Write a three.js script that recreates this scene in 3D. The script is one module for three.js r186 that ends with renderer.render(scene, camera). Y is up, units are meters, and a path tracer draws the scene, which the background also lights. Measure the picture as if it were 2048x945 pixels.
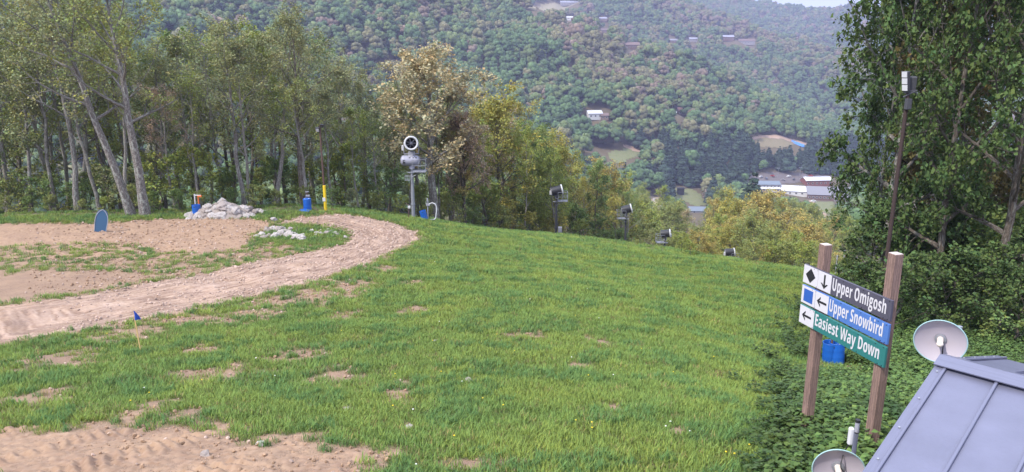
import * as THREE from 'three';
import { mergeGeometries } from 'three/addons/utils/BufferGeometryUtils.js';
import { RoundedBoxGeometry } from 'three/addons/geometries/RoundedBoxGeometry.js';
import { TextGeometry } from 'three/addons/geometries/TextGeometry.js';
import { FontLoader } from 'three/addons/loaders/FontLoader.js';
import { createNoise2D, createNoise3D } from 'simplex-noise';

// ---------------------------------------------------------------- camera, sky, sun, exposure
const scene = new THREE.Scene();
const EYE = new THREE.Vector3(0, 6, 0), FPX = 1445, PITCH = 13.8 * Math.PI / 180;
const camera = new THREE.PerspectiveCamera(2 * Math.atan(472.5 / FPX) * 180 / Math.PI, 2048 / 945, 0.1, 9000);
camera.position.copy(EYE);
camera.rotation.set(-PITCH, 0, 0);

function rngOf(seed) { let a = seed | 0; return () => { a = (a + 0x6d2b79f5) | 0; let t = Math.imul(a ^ (a >>> 15), 1 | a); t = (t + Math.imul(t ^ (t >>> 7), 61 | t)) ^ t; return ((t ^ (t >>> 14)) >>> 0) / 4294967296; }; }
const n2 = createNoise2D(rngOf(11)), n3 = createNoise3D(rngOf(12));
const fbm = (x, y, o = 3) => { let s = 0, a = 1, t = 0; for (let i = 0; i < o; i++) { s += a * n2(x, y); t += a; a *= 0.5; x = x * 2.03 + 7.1; y = y * 2.03 - 3.7; } return s / t; };
const lerp = (a, b, t) => a + (b - a) * t, clamp = (x, a = 0, b = 1) => Math.min(b, Math.max(a, x)), smooth = (a, b, x) => { const t = clamp((x - a) / (b - a)); return t * t * (3 - 2 * t); };

{ // bright, thinly clouded sky, a little brighter overhead, the same all the way round
  const W = 1024, H = 512, d = new Float32Array(W * H * 4);
  for (let j = 0; j < H; j++) for (let i = 0; i < W; i++) {
    const el = ((j + 0.5) / H - 0.5) * Math.PI, az = (i + 0.5) / W * 2 * Math.PI, s = Math.max(0, Math.sin(el));
    const x = Math.cos(el) * Math.cos(az), y = Math.sin(el), z = Math.cos(el) * Math.sin(az);
    const c = 0.5 + 0.5 * (0.65 * n3(x * 2.2, y * 4.5, z * 2.2) + 0.35 * n3(x * 6, y * 12, z * 6));
    const L = 0.94 * (0.72 + 0.5 * s) * (0.95 + 0.1 * c), w = 0.25 + 0.6 * c, k = (j * W + i) * 4;
    d[k] = L * lerp(0.70, 0.97, w); d[k + 1] = L * lerp(0.86, 1.0, w); d[k + 2] = L * lerp(1.22, 1.12, w); d[k + 3] = 1;
  }
  const t = new THREE.DataTexture(d, W, H, THREE.RGBAFormat, THREE.FloatType);
  t.mapping = THREE.EquirectangularReflectionMapping; t.magFilter = THREE.LinearFilter; t.needsUpdate = true;
  scene.background = t; scene.environment = t;
}
const sun = new THREE.DirectionalLight(new THREE.Color().setRGB(1, 0.95, 0.86), 2.6);
sun.position.set(-66, 90, 22); sun.target.position.set(0, 0, -25); sun.name = 'sun';
sun.castShadow = true; sun.shadow.radius = 4; sun.shadow.mapSize.set(4096, 4096);
Object.assign(sun.shadow.camera, { left: -110, right: 110, top: 110, bottom: -110, near: 1, far: 400 });
scene.add(sun, sun.target);
const renderer = new THREE.WebGLRenderer({ antialias: true });
renderer.toneMapping = THREE.LinearToneMapping;
renderer.toneMappingExposure = 2.05;
renderer.shadowMap.enabled = true; renderer.shadowMap.type = THREE.PCFSoftShadowMap;
scene.fog = new THREE.FogExp2(new THREE.Color().setRGB(0.60, 0.63, 1.0), 0.00023);

// ---------------------------------------------------------------- helpers
const V = (x, y, z) => new THREE.Vector3(x, y, z);
const cp = Math.cos(PITCH), sp = Math.sin(PITCH);
function ray(px, py) { const a = (px - 1024) / FPX, b = -(py - 472.5) / FPX; return V(a, b * cp - sp, -(cp + b * sp)); }       // a direction seen by the camera (not unit)
function toPix(p) { const x = p.x, y = p.y - EYE.y, f = -p.z, d = f * cp - y * sp, v = y * cp + f * sp; return [1024 + FPX * x / d, 472.5 - FPX * v / d, d]; }
const used = new Map();
function numbered(n) { const k = used.get(n) ?? 0; used.set(n, k + 1); return k ? `${n}_${String(k).padStart(3, '0')}` : n; }
function tag(o, label, category, group) { o.userData.label = label; o.userData.category = category; if (group) o.userData.group = group; return o; }
function thing(name, label, category, pos = [0, 0, 0], turn = 0, group) {
  const o = new THREE.Group(); o.name = numbered(name); o.position.set(...pos); o.rotation.y = turn; tag(o, label, category, group); scene.add(o); return o;
}
function part(name, geo, mat, parent, label) { const m = new THREE.Mesh(geo, mat); m.name = name; m.castShadow = m.receiveShadow = true; if (label) m.userData.label = label; parent.add(m); return m; }
function copyOf(o, pos, turn, scale, label, category, group) {
  const c = o.clone(); c.name = numbered(o.name.replace(/_\d{3}$/, '')); c.position.set(...pos); c.rotation.set(0, turn, 0); c.scale.set(...(Array.isArray(scale) ? scale : [scale, scale, scale]));
  c.userData = {}; tag(c, label, category, group); scene.add(c); return c;
}
const std = (rgb, o = {}) => new THREE.MeshStandardMaterial({ color: Array.isArray(rgb) ? new THREE.Color().setRGB(...rgb) : new THREE.Color(rgb), roughness: 0.85, ...o });
function T(g, pos = [0, 0, 0], rot = [0, 0, 0], sc = [1, 1, 1]) { g.applyMatrix4(new THREE.Matrix4().compose(V(...pos), new THREE.Quaternion().setFromEuler(new THREE.Euler(...rot)), V(...sc))); return g; }
const box = (w, h, d, pos, rot, r) => T(r === 0 ? new THREE.BoxGeometry(w, h, d) : new RoundedBoxGeometry(w, h, d, 2, r ?? Math.min(w, h, d) * 0.12), pos, rot);
function bar(a, b, r, r2 = r, n = 8) { const d = b.clone().sub(a), L = d.length(), g = new THREE.CylinderGeometry(r2, r, L, n); g.applyQuaternion(new THREE.Quaternion().setFromUnitVectors(V(0, 1, 0), d.divideScalar(L))); g.translate((a.x + b.x) / 2, (a.y + b.y) / 2, (a.z + b.z) / 2); return g; }
function merge(list) {
  return mergeGeometries(list.map((g) => { const h = g.index ? g.toNonIndexed() : g; for (const k of Object.keys(h.attributes)) if (!['position', 'normal', 'uv'].includes(k)) h.deleteAttribute(k); h.clearGroups(); return h; }));
}
const lathe = (pts, n = 20) => new THREE.LatheGeometry(pts.map(([r, y]) => new THREE.Vector2(r, y)), n);
const tube = (pts, r, n = 24, s = 6) => new THREE.TubeGeometry(new THREE.CatmullRomCurve3(pts.map((p) => V(...p))), n, r, s);
function dataTex(W, H, f, srgb = true) {
  const d = new Uint8Array(W * H * 4);
  for (let j = 0; j < H; j++) for (let i = 0; i < W; i++) { const c = f((i + 0.5) / W, (j + 0.5) / H), k = (j * W + i) * 4; d[k] = clamp(c[0]) * 255; d[k + 1] = clamp(c[1]) * 255; d[k + 2] = clamp(c[2]) * 255; d[k + 3] = 255; }
  const t = new THREE.DataTexture(d, W, H); t.wrapS = t.wrapT = THREE.RepeatWrapping; t.magFilter = THREE.LinearFilter; t.minFilter = THREE.LinearMipmapLinearFilter; t.generateMipmaps = true; if (srgb) t.colorSpace = THREE.SRGBColorSpace; t.needsUpdate = true; return t;
}
const s8 = (c) => (c <= 0.0031308 ? 12.92 * c : 1.055 * Math.pow(c, 1 / 2.4) - 0.055);     // linear to sRGB
const loop = (u, v, k, q = 0) => { const a = u * 2 * Math.PI, b = v * 2 * Math.PI; return 0.5 + 0.5 * (n3(Math.cos(a) * k + q, Math.sin(a) * k, Math.cos(b) * k) * 0.6 + n3(Math.sin(b) * k + 5, Math.cos(a) * k * 2 + q, Math.sin(a) * k) * 0.4); };
const inPoly = (p, x, y) => { let c = false; for (let i = 0, j = p.length - 1; i < p.length; j = i++) if ((p[i][1] > y) !== (p[j][1] > y) && x < (p[j][0] - p[i][0]) * (y - p[i][1]) / (p[j][1] - p[i][1]) + p[i][0]) c = !c; return c; };
const line = (pts, x) => { if (x <= pts[0][0]) return pts[0][1]; for (let i = 1; i < pts.length; i++) if (x <= pts[i][0]) return lerp(pts[i - 1][1], pts[i][1], (x - pts[i - 1][0]) / (pts[i][0] - pts[i - 1][0])); return pts.at(-1)[1]; };

// ---------------------------------------------------------------- terrain
// near slope: surveyed points (seen position, metres below the eye), joined by a thin plate over (azimuth, log distance)
const survey = [];
for (const [px, py, drop] of [
  [0, 945, 5.9], [500, 945, 5.9], [1024, 945, 5.9], [1500, 945, 5.9], [2048, 945, 5.9], [1612, 868, 6.15],
  [0, 800, 7.0], [500, 800, 6.9], [1024, 800, 6.9], [1400, 800, 7.0], [1612, 780, 8.0], [1900, 800, 7.8],
  [0, 700, 8.0], [280, 700, 8.0], [600, 700, 7.8], [1024, 700, 7.8], [1400, 700, 8.6], [1665, 725, 9.6], [1900, 700, 9.6],
  [0, 600, 9.4], [300, 600, 9.3], [600, 600, 9.2], [1024, 600, 9.3], [1400, 600, 10.6], [1620, 600, 11.8], [1900, 600, 11.8],
  [0, 540, 10.2], [300, 540, 10.1], [600, 540, 10.0], [830, 540, 10.2], [1024, 540, 10.8], [1300, 540, 13], [1600, 540, 14.2],
  [0, 490, 10.6], [300, 490, 10.6], [600, 490, 10.7], [830, 490, 11.4], [1024, 490, 12.6], [1230, 491, 20], [1400, 515, 19],
  [0, 450, 10.8], [300, 450, 10.8], [600, 450, 11.0], [830, 450, 12.3], [1024, 465, 15], [1110, 471, 18],
  [0, 428, 11.0], [300, 427, 11.1], [600, 417, 10.9], [700, 424, 11.3], [832, 437, 12.7]]) {
  const d = ray(px, py); survey.push([Math.atan2(d.x, -d.z), Math.log(drop / -d.y * Math.hypot(d.x, d.z)), -drop]);
}
for (const [px, r, drop] of [[0, 80, 16], [600, 80, 17], [830, 80, 18.5], [1024, 85, 21.8], [1230, 105, 29], [1400, 100, 30], [1600, 90, 28], [1900, 80, 26],
  [0, 135, 32], [600, 135, 34], [1024, 135, 38], [1400, 135, 42], [1900, 135, 44], [0, 3.5, 5.4], [700, 3.5, 5.4], [1350, 3.5, 5.4], [2048, 3.5, 5.4]]) {
  survey.push([Math.atan((px - 1024) / FPX), Math.log(r), -drop]);
}
const tps = (() => {
  const n = survey.length, N = n + 3, A = [], k = (a, b) => { const d2 = (2 * (a[0] - b[0])) ** 2 + (a[1] - b[1]) ** 2; return d2 < 1e-12 ? 0 : 0.5 * d2 * Math.log(d2); };
  for (let i = 0; i < N; i++) { A.push(new Float64Array(N + 1)); }
  for (let i = 0; i < n; i++) { for (let j = 0; j < n; j++) A[i][j] = k(survey[i], survey[j]); A[i][i] += 0.004; A[i][n] = A[n][i] = 1; A[i][n + 1] = A[n + 1][i] = survey[i][0]; A[i][n + 2] = A[n + 2][i] = survey[i][1]; A[i][N] = survey[i][2]; }
  for (let c = 0; c < N; c++) { let p = c; for (let r = c + 1; r < N; r++) if (Math.abs(A[r][c]) > Math.abs(A[p][c])) p = r; [A[c], A[p]] = [A[p], A[c]]; for (let r = 0; r < N; r++) if (r !== c) { const f = A[r][c] / A[c][c]; if (f) for (let q = c; q <= N; q++) A[r][q] -= f * A[c][q]; } }
  const w = A.map((row, i) => row[N] / row[i]);
  return (az, lr) => { let s = w[n] + w[n + 1] * az + w[n + 2] * lr; const q = [az, lr]; for (let i = 0; i < n; i++) s += w[i] * k(q, survey[i]); return s; };
})();
const nearDrop = (az, r) => {
  const lr = Math.log(Math.max(r, 2.5)), e = 0.68, a = Math.abs(az);
  if (a <= e) return tps(az, lr);
  const t = smooth(e, Math.PI, a); return lerp(tps(Math.sign(az) * e, lr), 0.5 * (tps(e, lr) + tps(-e, lr)), t);
};
const seenAt = (px, py, r) => { const d = ray(px, py), h = Math.hypot(d.x, d.z); return V(d.x * r / h, d.y * r / h, d.z * r / h); };      // relative to the eye
const TALL = 12;
const ridges = [
  { s: 0.40, pts: [[-300, -260, 1150], [200, -190, 1200], [740, -120, 1220], [1000, 8, 1150], [1100, 62, 1100], [1180, 112, 1040], [1250, 185, 920], [1310, 245, 800]] },
  { s: 0.34, pts: [[1000, -130, 2050], [1200, -40, 1950], [1330, 22, 1850], [1500, 62, 1700], [1620, 92, 1600], [1720, 115, 1520], [1860, 190, 1350], [2000, 260, 1200]] },
  { s: 0.30, pts: [[900, -120, 3000], [1300, -40, 2900], [1500, -2, 2800], [1570, 12, 2750], [1640, 20, 2700], [1720, 17, 2700], [1850, 0, 2700], [2200, -60, 2800]] },
  { s: 0.34, pts: [[1700, 60, 2300], [1850, 92, 2050], [2100, 150, 1800]] },
].map((r) => ({ s: r.s, p: r.pts.map((q) => { const v = seenAt(...q); v.y -= TALL; return v; }) }));
const floorPts = [[1395, 425, 560], [1380, 385, 640], [1600, 385, 700], [1540, 355, 780], [1215, 300, 900], [1560, 285, 960], [1250, 330, 800], [1100, 260, 850], [1700, 330, 850], [1400, 330, 800], [700, 330, 700], [300, 330, 650]].map((q) => seenAt(...q));
function farDrop(x, z) {
  const r = Math.hypot(x, z);
  let sw = 0, sh = 0; for (const p of floorPts) { const w = 1 / (((x - p.x) ** 2 + (z - p.z) ** 2) + 1500) ** 1.5; sw += w; sh += w * p.y; }
  const fl = sh / sw, base = r < 520 ? lerp(-44, fl, smooth(120, 560, r) * 0.5 + 0.5 * clamp((r - 120) / 440)) : lerp(lerp(-44, fl, smooth(120, 560, r) * 0.5 + 0.5 * clamp((r - 120) / 440)), fl, smooth(520, 560, r));
  let top = -1e9;
  for (const rd of ridges) {
    let best = -1e9;
    for (let i = 1; i < rd.p.length; i++) {
      const a = rd.p[i - 1], b = rd.p[i], dx = b.x - a.x, dz = b.z - a.z, t = clamp(((x - a.x) * dx + (z - a.z) * dz) / (dx * dx + dz * dz));
      const d = Math.hypot(x - a.x - dx * t, z - a.z - dz * t), h = a.y + (b.y - a.y) * t - rd.s * (Math.sqrt(d * d + 900) - 30);
      if (h > best) best = h;
    }
    if (best > top) top = best;
  }
  const k = 16, e = clamp(0.5 + 0.5 * (top - base) / k, 0, 1), h = lerp(base, top, e) + k * e * (1 - e);
  return h + (fbm(x / 150, z / 150, 3) * 17 + fbm(x / 420 + 9, z / 420, 2) * 12) * smooth(0, 60, h - fl) * smooth(500, 700, r);
}
const AZ = [], RR = [];
for (let i = 0; i <= 420; i++) AZ.push(lerp(-0.80, 0.80, i / 420));
for (let i = 1; i < 70; i++) AZ.push(0.80 + (2 * Math.PI - 1.60) * i / 70);
for (let r = 2.5; r < 4200; r *= r < 130 ? 1.0135 : 1.0155) RR.push(r);
const NA = AZ.length, NR = RR.length, HT = new Float32Array(NA * NR);
for (let i = 0; i < NA; i++) for (let j = 0; j < NR; j++) {
  const az = AZ[i] > Math.PI ? AZ[i] - 2 * Math.PI : AZ[i], r = RR[j], x = r * Math.sin(az), z = -r * Math.cos(az), t = smooth(115, 185, r);
  let h = t < 1 ? nearDrop(az, Math.min(r, 150)) : 0;
  if (t < 1) h += fbm(x / 5, z / 5, 3) * 0.09 * smooth(6, 14, r) + fbm(x / 1.1 + 40, z / 1.1, 2) * 0.025;
  if (t > 0) h = lerp(h, farDrop(x, z), t);
  HT[i * NR + j] = EYE.y + h;
}
function ground(x, z) {
  const r = clamp(Math.hypot(x, z), RR[0], RR[NR - 1] * 0.999); let az = Math.atan2(x, -z), fi;
  if (Math.abs(az) <= 0.80) fi = (az + 0.80) / 1.60 * 420; else { if (az < 0) az += 2 * Math.PI; fi = 420 + (az - 0.80) / (2 * Math.PI - 1.60) * 70; }
  let lo = 0, hi = NR - 1; while (hi - lo > 1) { const m = (lo + hi) >> 1; if (RR[m] <= r) lo = m; else hi = m; }
  const i = Math.min(Math.floor(fi), NA - 1), u = fi - i, v = (r - RR[lo]) / (RR[hi] - RR[lo]), i2 = (i + 1) % NA;
  return lerp(lerp(HT[i * NR + lo], HT[i2 * NR + lo], u), lerp(HT[i * NR + hi], HT[i2 * NR + hi], u), v);
}
function hit(px, py) {
  const far = py > 415 && px < 1000 ? 64 : 9e9; // where that line of sight meets the ground
  const d = ray(px, py), h = Math.hypot(d.x, d.z); let r = 3, pr = 3;
  for (; r < 4100; pr = r, r *= 1.006) if (EYE.y + d.y * r / h < ground(d.x * r / h, d.z * r / h)) break;
  for (let k = 0; k < 24; k++) { const m = (pr + r) / 2; if (EYE.y + d.y * m / h < ground(d.x * m / h, d.z * m / h)) r = m; else pr = m; }
  r = Math.min(r, far); return V(d.x * r / h, ground(d.x * r / h, d.z * r / h), d.z * r / h);
}
const onGround = (px, r) => { const a = Math.atan((px - 1024) / FPX * 1.03), x = r * Math.sin(a), z = -r * Math.cos(a); return V(x, ground(x, z), z); };
const flat = (poly) => poly.map(([x, y]) => { const p = hit(x, y); return [p.x, p.z]; });

// bare earth: outlines on the ground
const road = flat([[-60, 700], [60, 680], [220, 652], [330, 631], [450, 606], [560, 581], [640, 562], [720, 535], [790, 505], [838, 480], [828, 462], [785, 447], [720, 434], [660, 430], [590, 436], [560, 446], [640, 449], [692, 461], [704, 474], [684, 490], [620, 504], [540, 519], [440, 539], [340, 560], [220, 582], [60, 606], [-60, 620]]);
const bench = flat([[-60, 455], [120, 448], [225, 447], [360, 438], [520, 440], [552, 450], [512, 470], [500, 488], [470, 500], [400, 510], [320, 506], [270, 492], [200, 488], [60, 492], [-60, 500]]);
const corner = flat([[-80, 960], [-60, 872], [60, 860], [200, 852], [300, 857], [390, 850], [450, 862], [520, 886], [590, 880], [680, 891], [762, 905], [774, 916], [735, 945], [715, 1000], [600, 1060], [200, 1080]]);
const verge = flat([[-60, 545], [60, 540], [220, 536], [330, 545], [430, 534], [520, 512], [600, 498], [560, 492], [640, 500], [440, 542], [220, 584], [-60, 622]]);
const band = flat([[-60, 488], [200, 486], [320, 504], [400, 508], [500, 492], [590, 494], [540, 520], [440, 540], [220, 584], [-60, 622]]);
const patches = [[605, 710, 58, 11], [668, 755, 45, 13], [430, 752, 60, 14], [635, 592, 60, 14], [560, 606, 60, 10], [690, 633, 22, 6], [825, 566, 16, 7], [830, 622, 26, 8], [1198, 685, 20, 10], [1050, 672, 40, 7], [940, 762, 13, 6], [1155, 733, 26, 9], [1232, 818, 22, 10], [817, 855, 14, 10],
  [800, 790, 26, 18], [260, 665, 60, 12], [380, 640, 90, 9], [500, 628, 60, 6], [265, 830, 60, 16], [350, 838, 34, 12], [940, 930, 60, 14], [1330, 770, 14, 6], [1350, 860, 24, 9], [700, 575, 50, 12], [760, 540, 30, 8], [400, 700, 30, 6], [120, 720, 70, 14], [60, 800, 60, 14], [1000, 900, 12, 6]]
  .map(([x, y, a, b]) => { const p = hit(x, y), q = hit(x + a, y), s = hit(x, y - b); return [p.x, p.z, Math.hypot(q.x - p.x, q.z - p.z), Math.hypot(s.x - p.x, s.z - p.z), Math.atan2(q.z - p.z, q.x - p.x)]; });
const MX = -62, MZ = -112, MS = 124, MN = 620;                                                             // survey grid of bare earth, 0.2 m cells
const edgeDist = (poly, x, z) => { let d = 1e9; for (let i = 0, j = poly.length - 1; i < poly.length; j = i++) { const ax = poly[j][0], az = poly[j][1], dx = poly[i][0] - ax, dz = poly[i][1] - az, t = clamp(((x - ax) * dx + (z - az) * dz) / (dx * dx + dz * dz + 1e-9)); d = Math.min(d, Math.hypot(x - ax - dx * t, z - az - dz * t)); } return inPoly(poly, x, z) ? d : -d; };
const bareG = new Float32Array(MN * MN), roadG = new Float32Array(MN * MN);
for (let j = 0; j < MN; j++) for (let i = 0; i < MN; i++) {
  const x = MX + (i + 0.5) / MN * MS, z = MZ + (j + 0.5) / MN * MS, k = j * MN + i; roadG[k] = -3; bareG[k] = -3;
  if (z > -4 || Math.hypot(x, z) > 75) continue;
  const rd = clamp(edgeDist(road, x, z), -3, 3); let b = Math.max(rd, edgeDist(bench, x, z) * 0.8, edgeDist(corner, x, z), edgeDist(verge, x, z) * 0.5 - 0.2, Math.min(edgeDist(band, x, z), 0.5) * 0.3 - 0.17);
  for (const [cx, cz, a, s, t] of patches) { const dx = x - cx, dz = z - cz, u = (dx * Math.cos(t) + dz * Math.sin(t)) / a, v = (-dx * Math.sin(t) + dz * Math.cos(t)) / s, q = Math.hypot(u, v); b = Math.max(b, (1 - q) * 0.55 - 0.12); }
  roadG[k] = rd; bareG[k] = clamp(b, -3, 3);
}
const sampleG = (G, x, z) => { const u = clamp((x - MX) / MS * MN - 0.5, 0, MN - 1.001), v = clamp((z - MZ) / MS * MN - 0.5, 0, MN - 1.001), i = Math.floor(u), j = Math.floor(v); return lerp(lerp(G[j * MN + i], G[j * MN + i + 1], u - i), lerp(G[(j + 1) * MN + i], G[(j + 1) * MN + i + 1], u - i), v - j); };
const bare = (x, z) => { const b = sampleG(bareG, x, z); return b + fbm(x * 1.3, z * 1.3, 3) * 0.42 + (b < 0 && b > -2.9 ? 0.95 * smooth(-2.2, -0.1, b) * smooth(1, -7, x) * Math.max(0, fbm(x * 0.7 + 50, z * 1.1, 3) + 0.12) : 0); };                              // > 0: no turf
const woodsEdge = [[-400, 436], [220, 433], [330, 430], [560, 424], [700, 422], [830, 437], [930, 446], [1110, 470], [1250, 492], [1330, 505]];
const woodsR = [[-80, 66], [220, 60], [600, 56.5], [830, 60], [930, 66], [1110, 77], [1250, 89], [1330, 98]];
const shadeWood = (x, z) => { const r = Math.hypot(x, z); if (r > 90) return 1; const [px, py] = toPix(V(x, ground(x, z), z)); return px > 1330 ? smooth(62, 75, r) : smooth(6, -6, py - line(woodsEdge, px)); };

const TW = 2048, earthTex = dataTex(TW, TW, (u, v) => {
  const x = MX + u * MS, z = MZ + v * MS, b = bare(x, z), rd = sampleG(roadG, x, z), a = fbm(x * 0.5 + 3, z * 0.5, 3), f = fbm(x * 3.1, z * 3.1, 2), gr = n2(x * 9, z * 9);
  const t = smooth(-0.25, 0.15, b), w = smooth(-0.2, 0.3, rd + a * 0.2);
  const sr = fbm(rd * 5.5 + 0.6 * a, (x * 0.8 - z) * 0.35, 3) * w; let dr = 0.16 * sr + lerp(0.285, 0.305, w) + 0.05 * a + 0.04 * f + 0.035 * gr, dg = 0.13 * sr + lerp(0.185, 0.205, w) + 0.035 * a + 0.03 * f + 0.03 * gr, db = 0.11 * sr + lerp(0.122, 0.150, w) + 0.02 * a + 0.02 * f + 0.025 * gr;
  if (f > 0.3 && gr > 0.1) { dr *= 0.86; dg *= 0.83; db *= 0.8; }
  const s = 0.5 + 0.5 * fbm(x * 0.9 + 20, z * 0.9, 2), lr = 0.10 + 0.05 * s + 0.03 * gr, lg = 0.085 + 0.05 * s + 0.02 * gr, lb = 0.045 + 0.015 * s;
  return [s8(lerp(lr, dr, t)), s8(lerp(lg, dg, t)), s8(lerp(lb, db, t))];
});
const grit = dataTex(512, 512, (u, v) => { const a = loop(u, v, 3), b = loop(u, v, 9, 3), c = loop(u, v, 22, 8), h = 0.3 * a + 0.35 * b + 0.35 * c; return [h, h, h]; }, false);
grit.repeat.set(62, 62);
const litterTex = dataTex(512, 512, (u, v) => { const a = loop(u, v, 4), b = loop(u, v, 14, 4), q = 0.6 + 0.5 * a + 0.4 * (b - 0.5); return [s8(0.13 * q), s8(0.10 * q), s8(0.055 * q)]; });
litterTex.repeat.set(400, 400);
{
  const pos = new Float32Array(NA * NR * 3), uv = new Float32Array(NA * NR * 2), near = [], far = [];
  for (let i = 0; i < NA; i++) for (let j = 0; j < NR; j++) { const k = i * NR + j, x = RR[j] * Math.sin(AZ[i]), z = -RR[j] * Math.cos(AZ[i]); pos.set([x, HT[k], z], k * 3); uv.set([(x - MX) / MS, (z - MZ) / MS], k * 2); }
  for (let i = 0; i < NA; i++) for (let j = 0; j < NR - 1; j++) { const a = i * NR + j, b = ((i + 1) % NA) * NR + j, to = RR[j] < 95 && Math.abs(AZ[i]) <= 0.79 ? near : far; to.push(a, a + 1, b, b, a + 1, b + 1); }
  const g = new THREE.BufferGeometry(); g.setAttribute('position', new THREE.BufferAttribute(pos, 3)); g.setAttribute('uv', new THREE.BufferAttribute(uv, 2));
  for (let i = 0; i < near.length; i += 3) [near[i + 1], near[i + 2]] = [near[i + 2], near[i + 1]];
  for (let i = 0; i < far.length; i += 3) [far[i + 1], far[i + 2]] = [far[i + 2], far[i + 1]];
  g.setIndex(near.concat(far)); g.addGroup(0, near.length, 0); g.addGroup(near.length, far.length, 1); g.computeVertexNormals();
  const m = new THREE.Mesh(g, [new THREE.MeshStandardMaterial({ map: earthTex, bumpMap: grit, bumpScale: 0.05, roughness: 0.95 }), new THREE.MeshStandardMaterial({ map: litterTex, roughness: 1 })]);
  m.name = 'ground'; m.userData.kind = 'structure'; m.receiveShadow = true; scene.add(m);
}

// ---------------------------------------------------------------- trees
const barkTex = (base, spots) => dataTex(128, 256, (u, v) => { const a = loop(u, v, 2.2), b = loop(u, v * 2, 6, 2), c = loop(u, v, 1.3, 9), q = 0.25 + 1.35 * a * b + 0.7 * (b - 0.5), l = smooth(0.56, 0.68, c) * spots; return [0, 1, 2].map((i) => s8(lerp(base[i] * q, [0.34, 0.35, 0.31][i] * (0.7 + 0.5 * b), l))); });
const barkBump = dataTex(128, 256, (u, v) => { const h = loop(u * 2, v, 3) * 0.6 + loop(u, v, 9, 4) * 0.4; return [h, h, h]; }, false);
const BARK = {
  grey: new THREE.MeshStandardMaterial({ map: barkTex([0.31, 0.275, 0.25], 0.8), bumpMap: barkBump, bumpScale: 0.03, roughness: 0.95 }),
  brown: new THREE.MeshStandardMaterial({ map: barkTex([0.19, 0.15, 0.12], 0.35), bumpMap: barkBump, bumpScale: 0.03, roughness: 0.95 }),
  pale: new THREE.MeshStandardMaterial({ map: barkTex([0.42, 0.375, 0.33], 0.6), bumpMap: barkBump, bumpScale: 0.03, roughness: 0.95 }),
};
const leafMat = (rgb) => new THREE.MeshPhysicalMaterial({ color: new THREE.Color().setRGB(...rgb), vertexColors: true, roughness: 0.75, transmission: 0.3, thickness: 0, specularIntensity: 0.25 });
const LEAF = {
  bronze: leafMat([0.17, 0.145, 0.055]),
  olive: leafMat([0.27, 0.3, 0.092]), green: leafMat([0.18, 0.25, 0.075]), grey: leafMat([0.285, 0.3, 0.14]), yellow: leafMat([0.37, 0.345, 0.085]),
  lime: leafMat([0.29, 0.335, 0.08]), tan: leafMat([0.47, 0.4, 0.23]), rust: leafMat([0.44, 0.33, 0.24]), deep: leafMat([0.09, 0.14, 0.042]), gold: leafMat([0.41, 0.34, 0.11]),
};
class Mesher { // triangles of tubes and leaves
  constructor() { this.p = []; this.n = []; this.u = []; this.i = []; this.c = []; }
  tube(pts, rad, sides) {
    const start = this.p.length / 3, t = V(), b = V(), c = V(), ref = V(0.31, 0.2, 0.93); let len = 0;
    for (let k = 0; k < pts.length; k++) {
      t.copy(pts[Math.min(k + 1, pts.length - 1)]).sub(pts[Math.max(k - 1, 0)]).normalize(); b.crossVectors(t, ref).normalize(); c.crossVectors(b, t);
      if (k) len += pts[k].distanceTo(pts[k - 1]);
      for (let s = 0; s <= sides; s++) { const a = s / sides * 2 * Math.PI, x = Math.cos(a), y = Math.sin(a), nx = b.x * x + c.x * y, ny = b.y * x + c.y * y, nz = b.z * x + c.z * y; this.p.push(pts[k].x + nx * rad[k], pts[k].y + ny * rad[k], pts[k].z + nz * rad[k]); this.n.push(nx, ny, nz); this.u.push(s / sides, len / 2); }
    }
    for (let k = 0; k < pts.length - 1; k++) for (let s = 0; s < sides; s++) { const a = start + k * (sides + 1) + s, d = a + sides + 1; this.i.push(a, d, a + 1, d, d + 1, a + 1); }
  }
  leaf(x, y, z, size, rnd, shade, up = 0.5) { // a pointed, folded leaf spray
    const n = V(rnd() - 0.5, rnd() * 0.8 + up - 0.4, rnd() - 0.5).normalize(), a = V(rnd() - 0.5, rnd() - 0.5, rnd() - 0.5).cross(n).normalize(), b = V().crossVectors(n, a), k = this.p.length / 3, w = size * (0.32 + 0.2 * rnd()), f = size * 0.16;
    this.p.push(x - a.x * size * 0.5, y - a.y * size * 0.5, z - a.z * size * 0.5, x + b.x * w + n.x * f, y + b.y * w + n.y * f, z + b.z * w + n.z * f, x + a.x * size * 0.5, y + a.y * size * 0.5, z + a.z * size * 0.5, x - b.x * w + n.x * f, y - b.y * w + n.y * f, z - b.z * w + n.z * f);
    for (let q = 0; q < 4; q++) { this.n.push(n.x, n.y, n.z); this.u.push(0, 0); this.c.push(...shade); }
    this.i.push(k, k + 2, k + 1, k, k + 3, k + 2);
  }
  geo() {
    const g = new THREE.BufferGeometry(); g.setAttribute('position', new THREE.Float32BufferAttribute(this.p, 3)); g.setAttribute('normal', new THREE.Float32BufferAttribute(this.n, 3)); g.setAttribute('uv', new THREE.Float32BufferAttribute(this.u, 2));
    if (this.c.length) g.setAttribute('color', new THREE.Float32BufferAttribute(this.c, 3)); g.setIndex(this.i); return g;
  }
}
const tint = (rnd, v = 0.35, hue = 0.12) => { const b = 1 - v / 2 + v * rnd(), h = (rnd() - 0.5) * 2 * hue; return [b * (1 + h), b, b * (1 - h * 0.8)]; };
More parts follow.
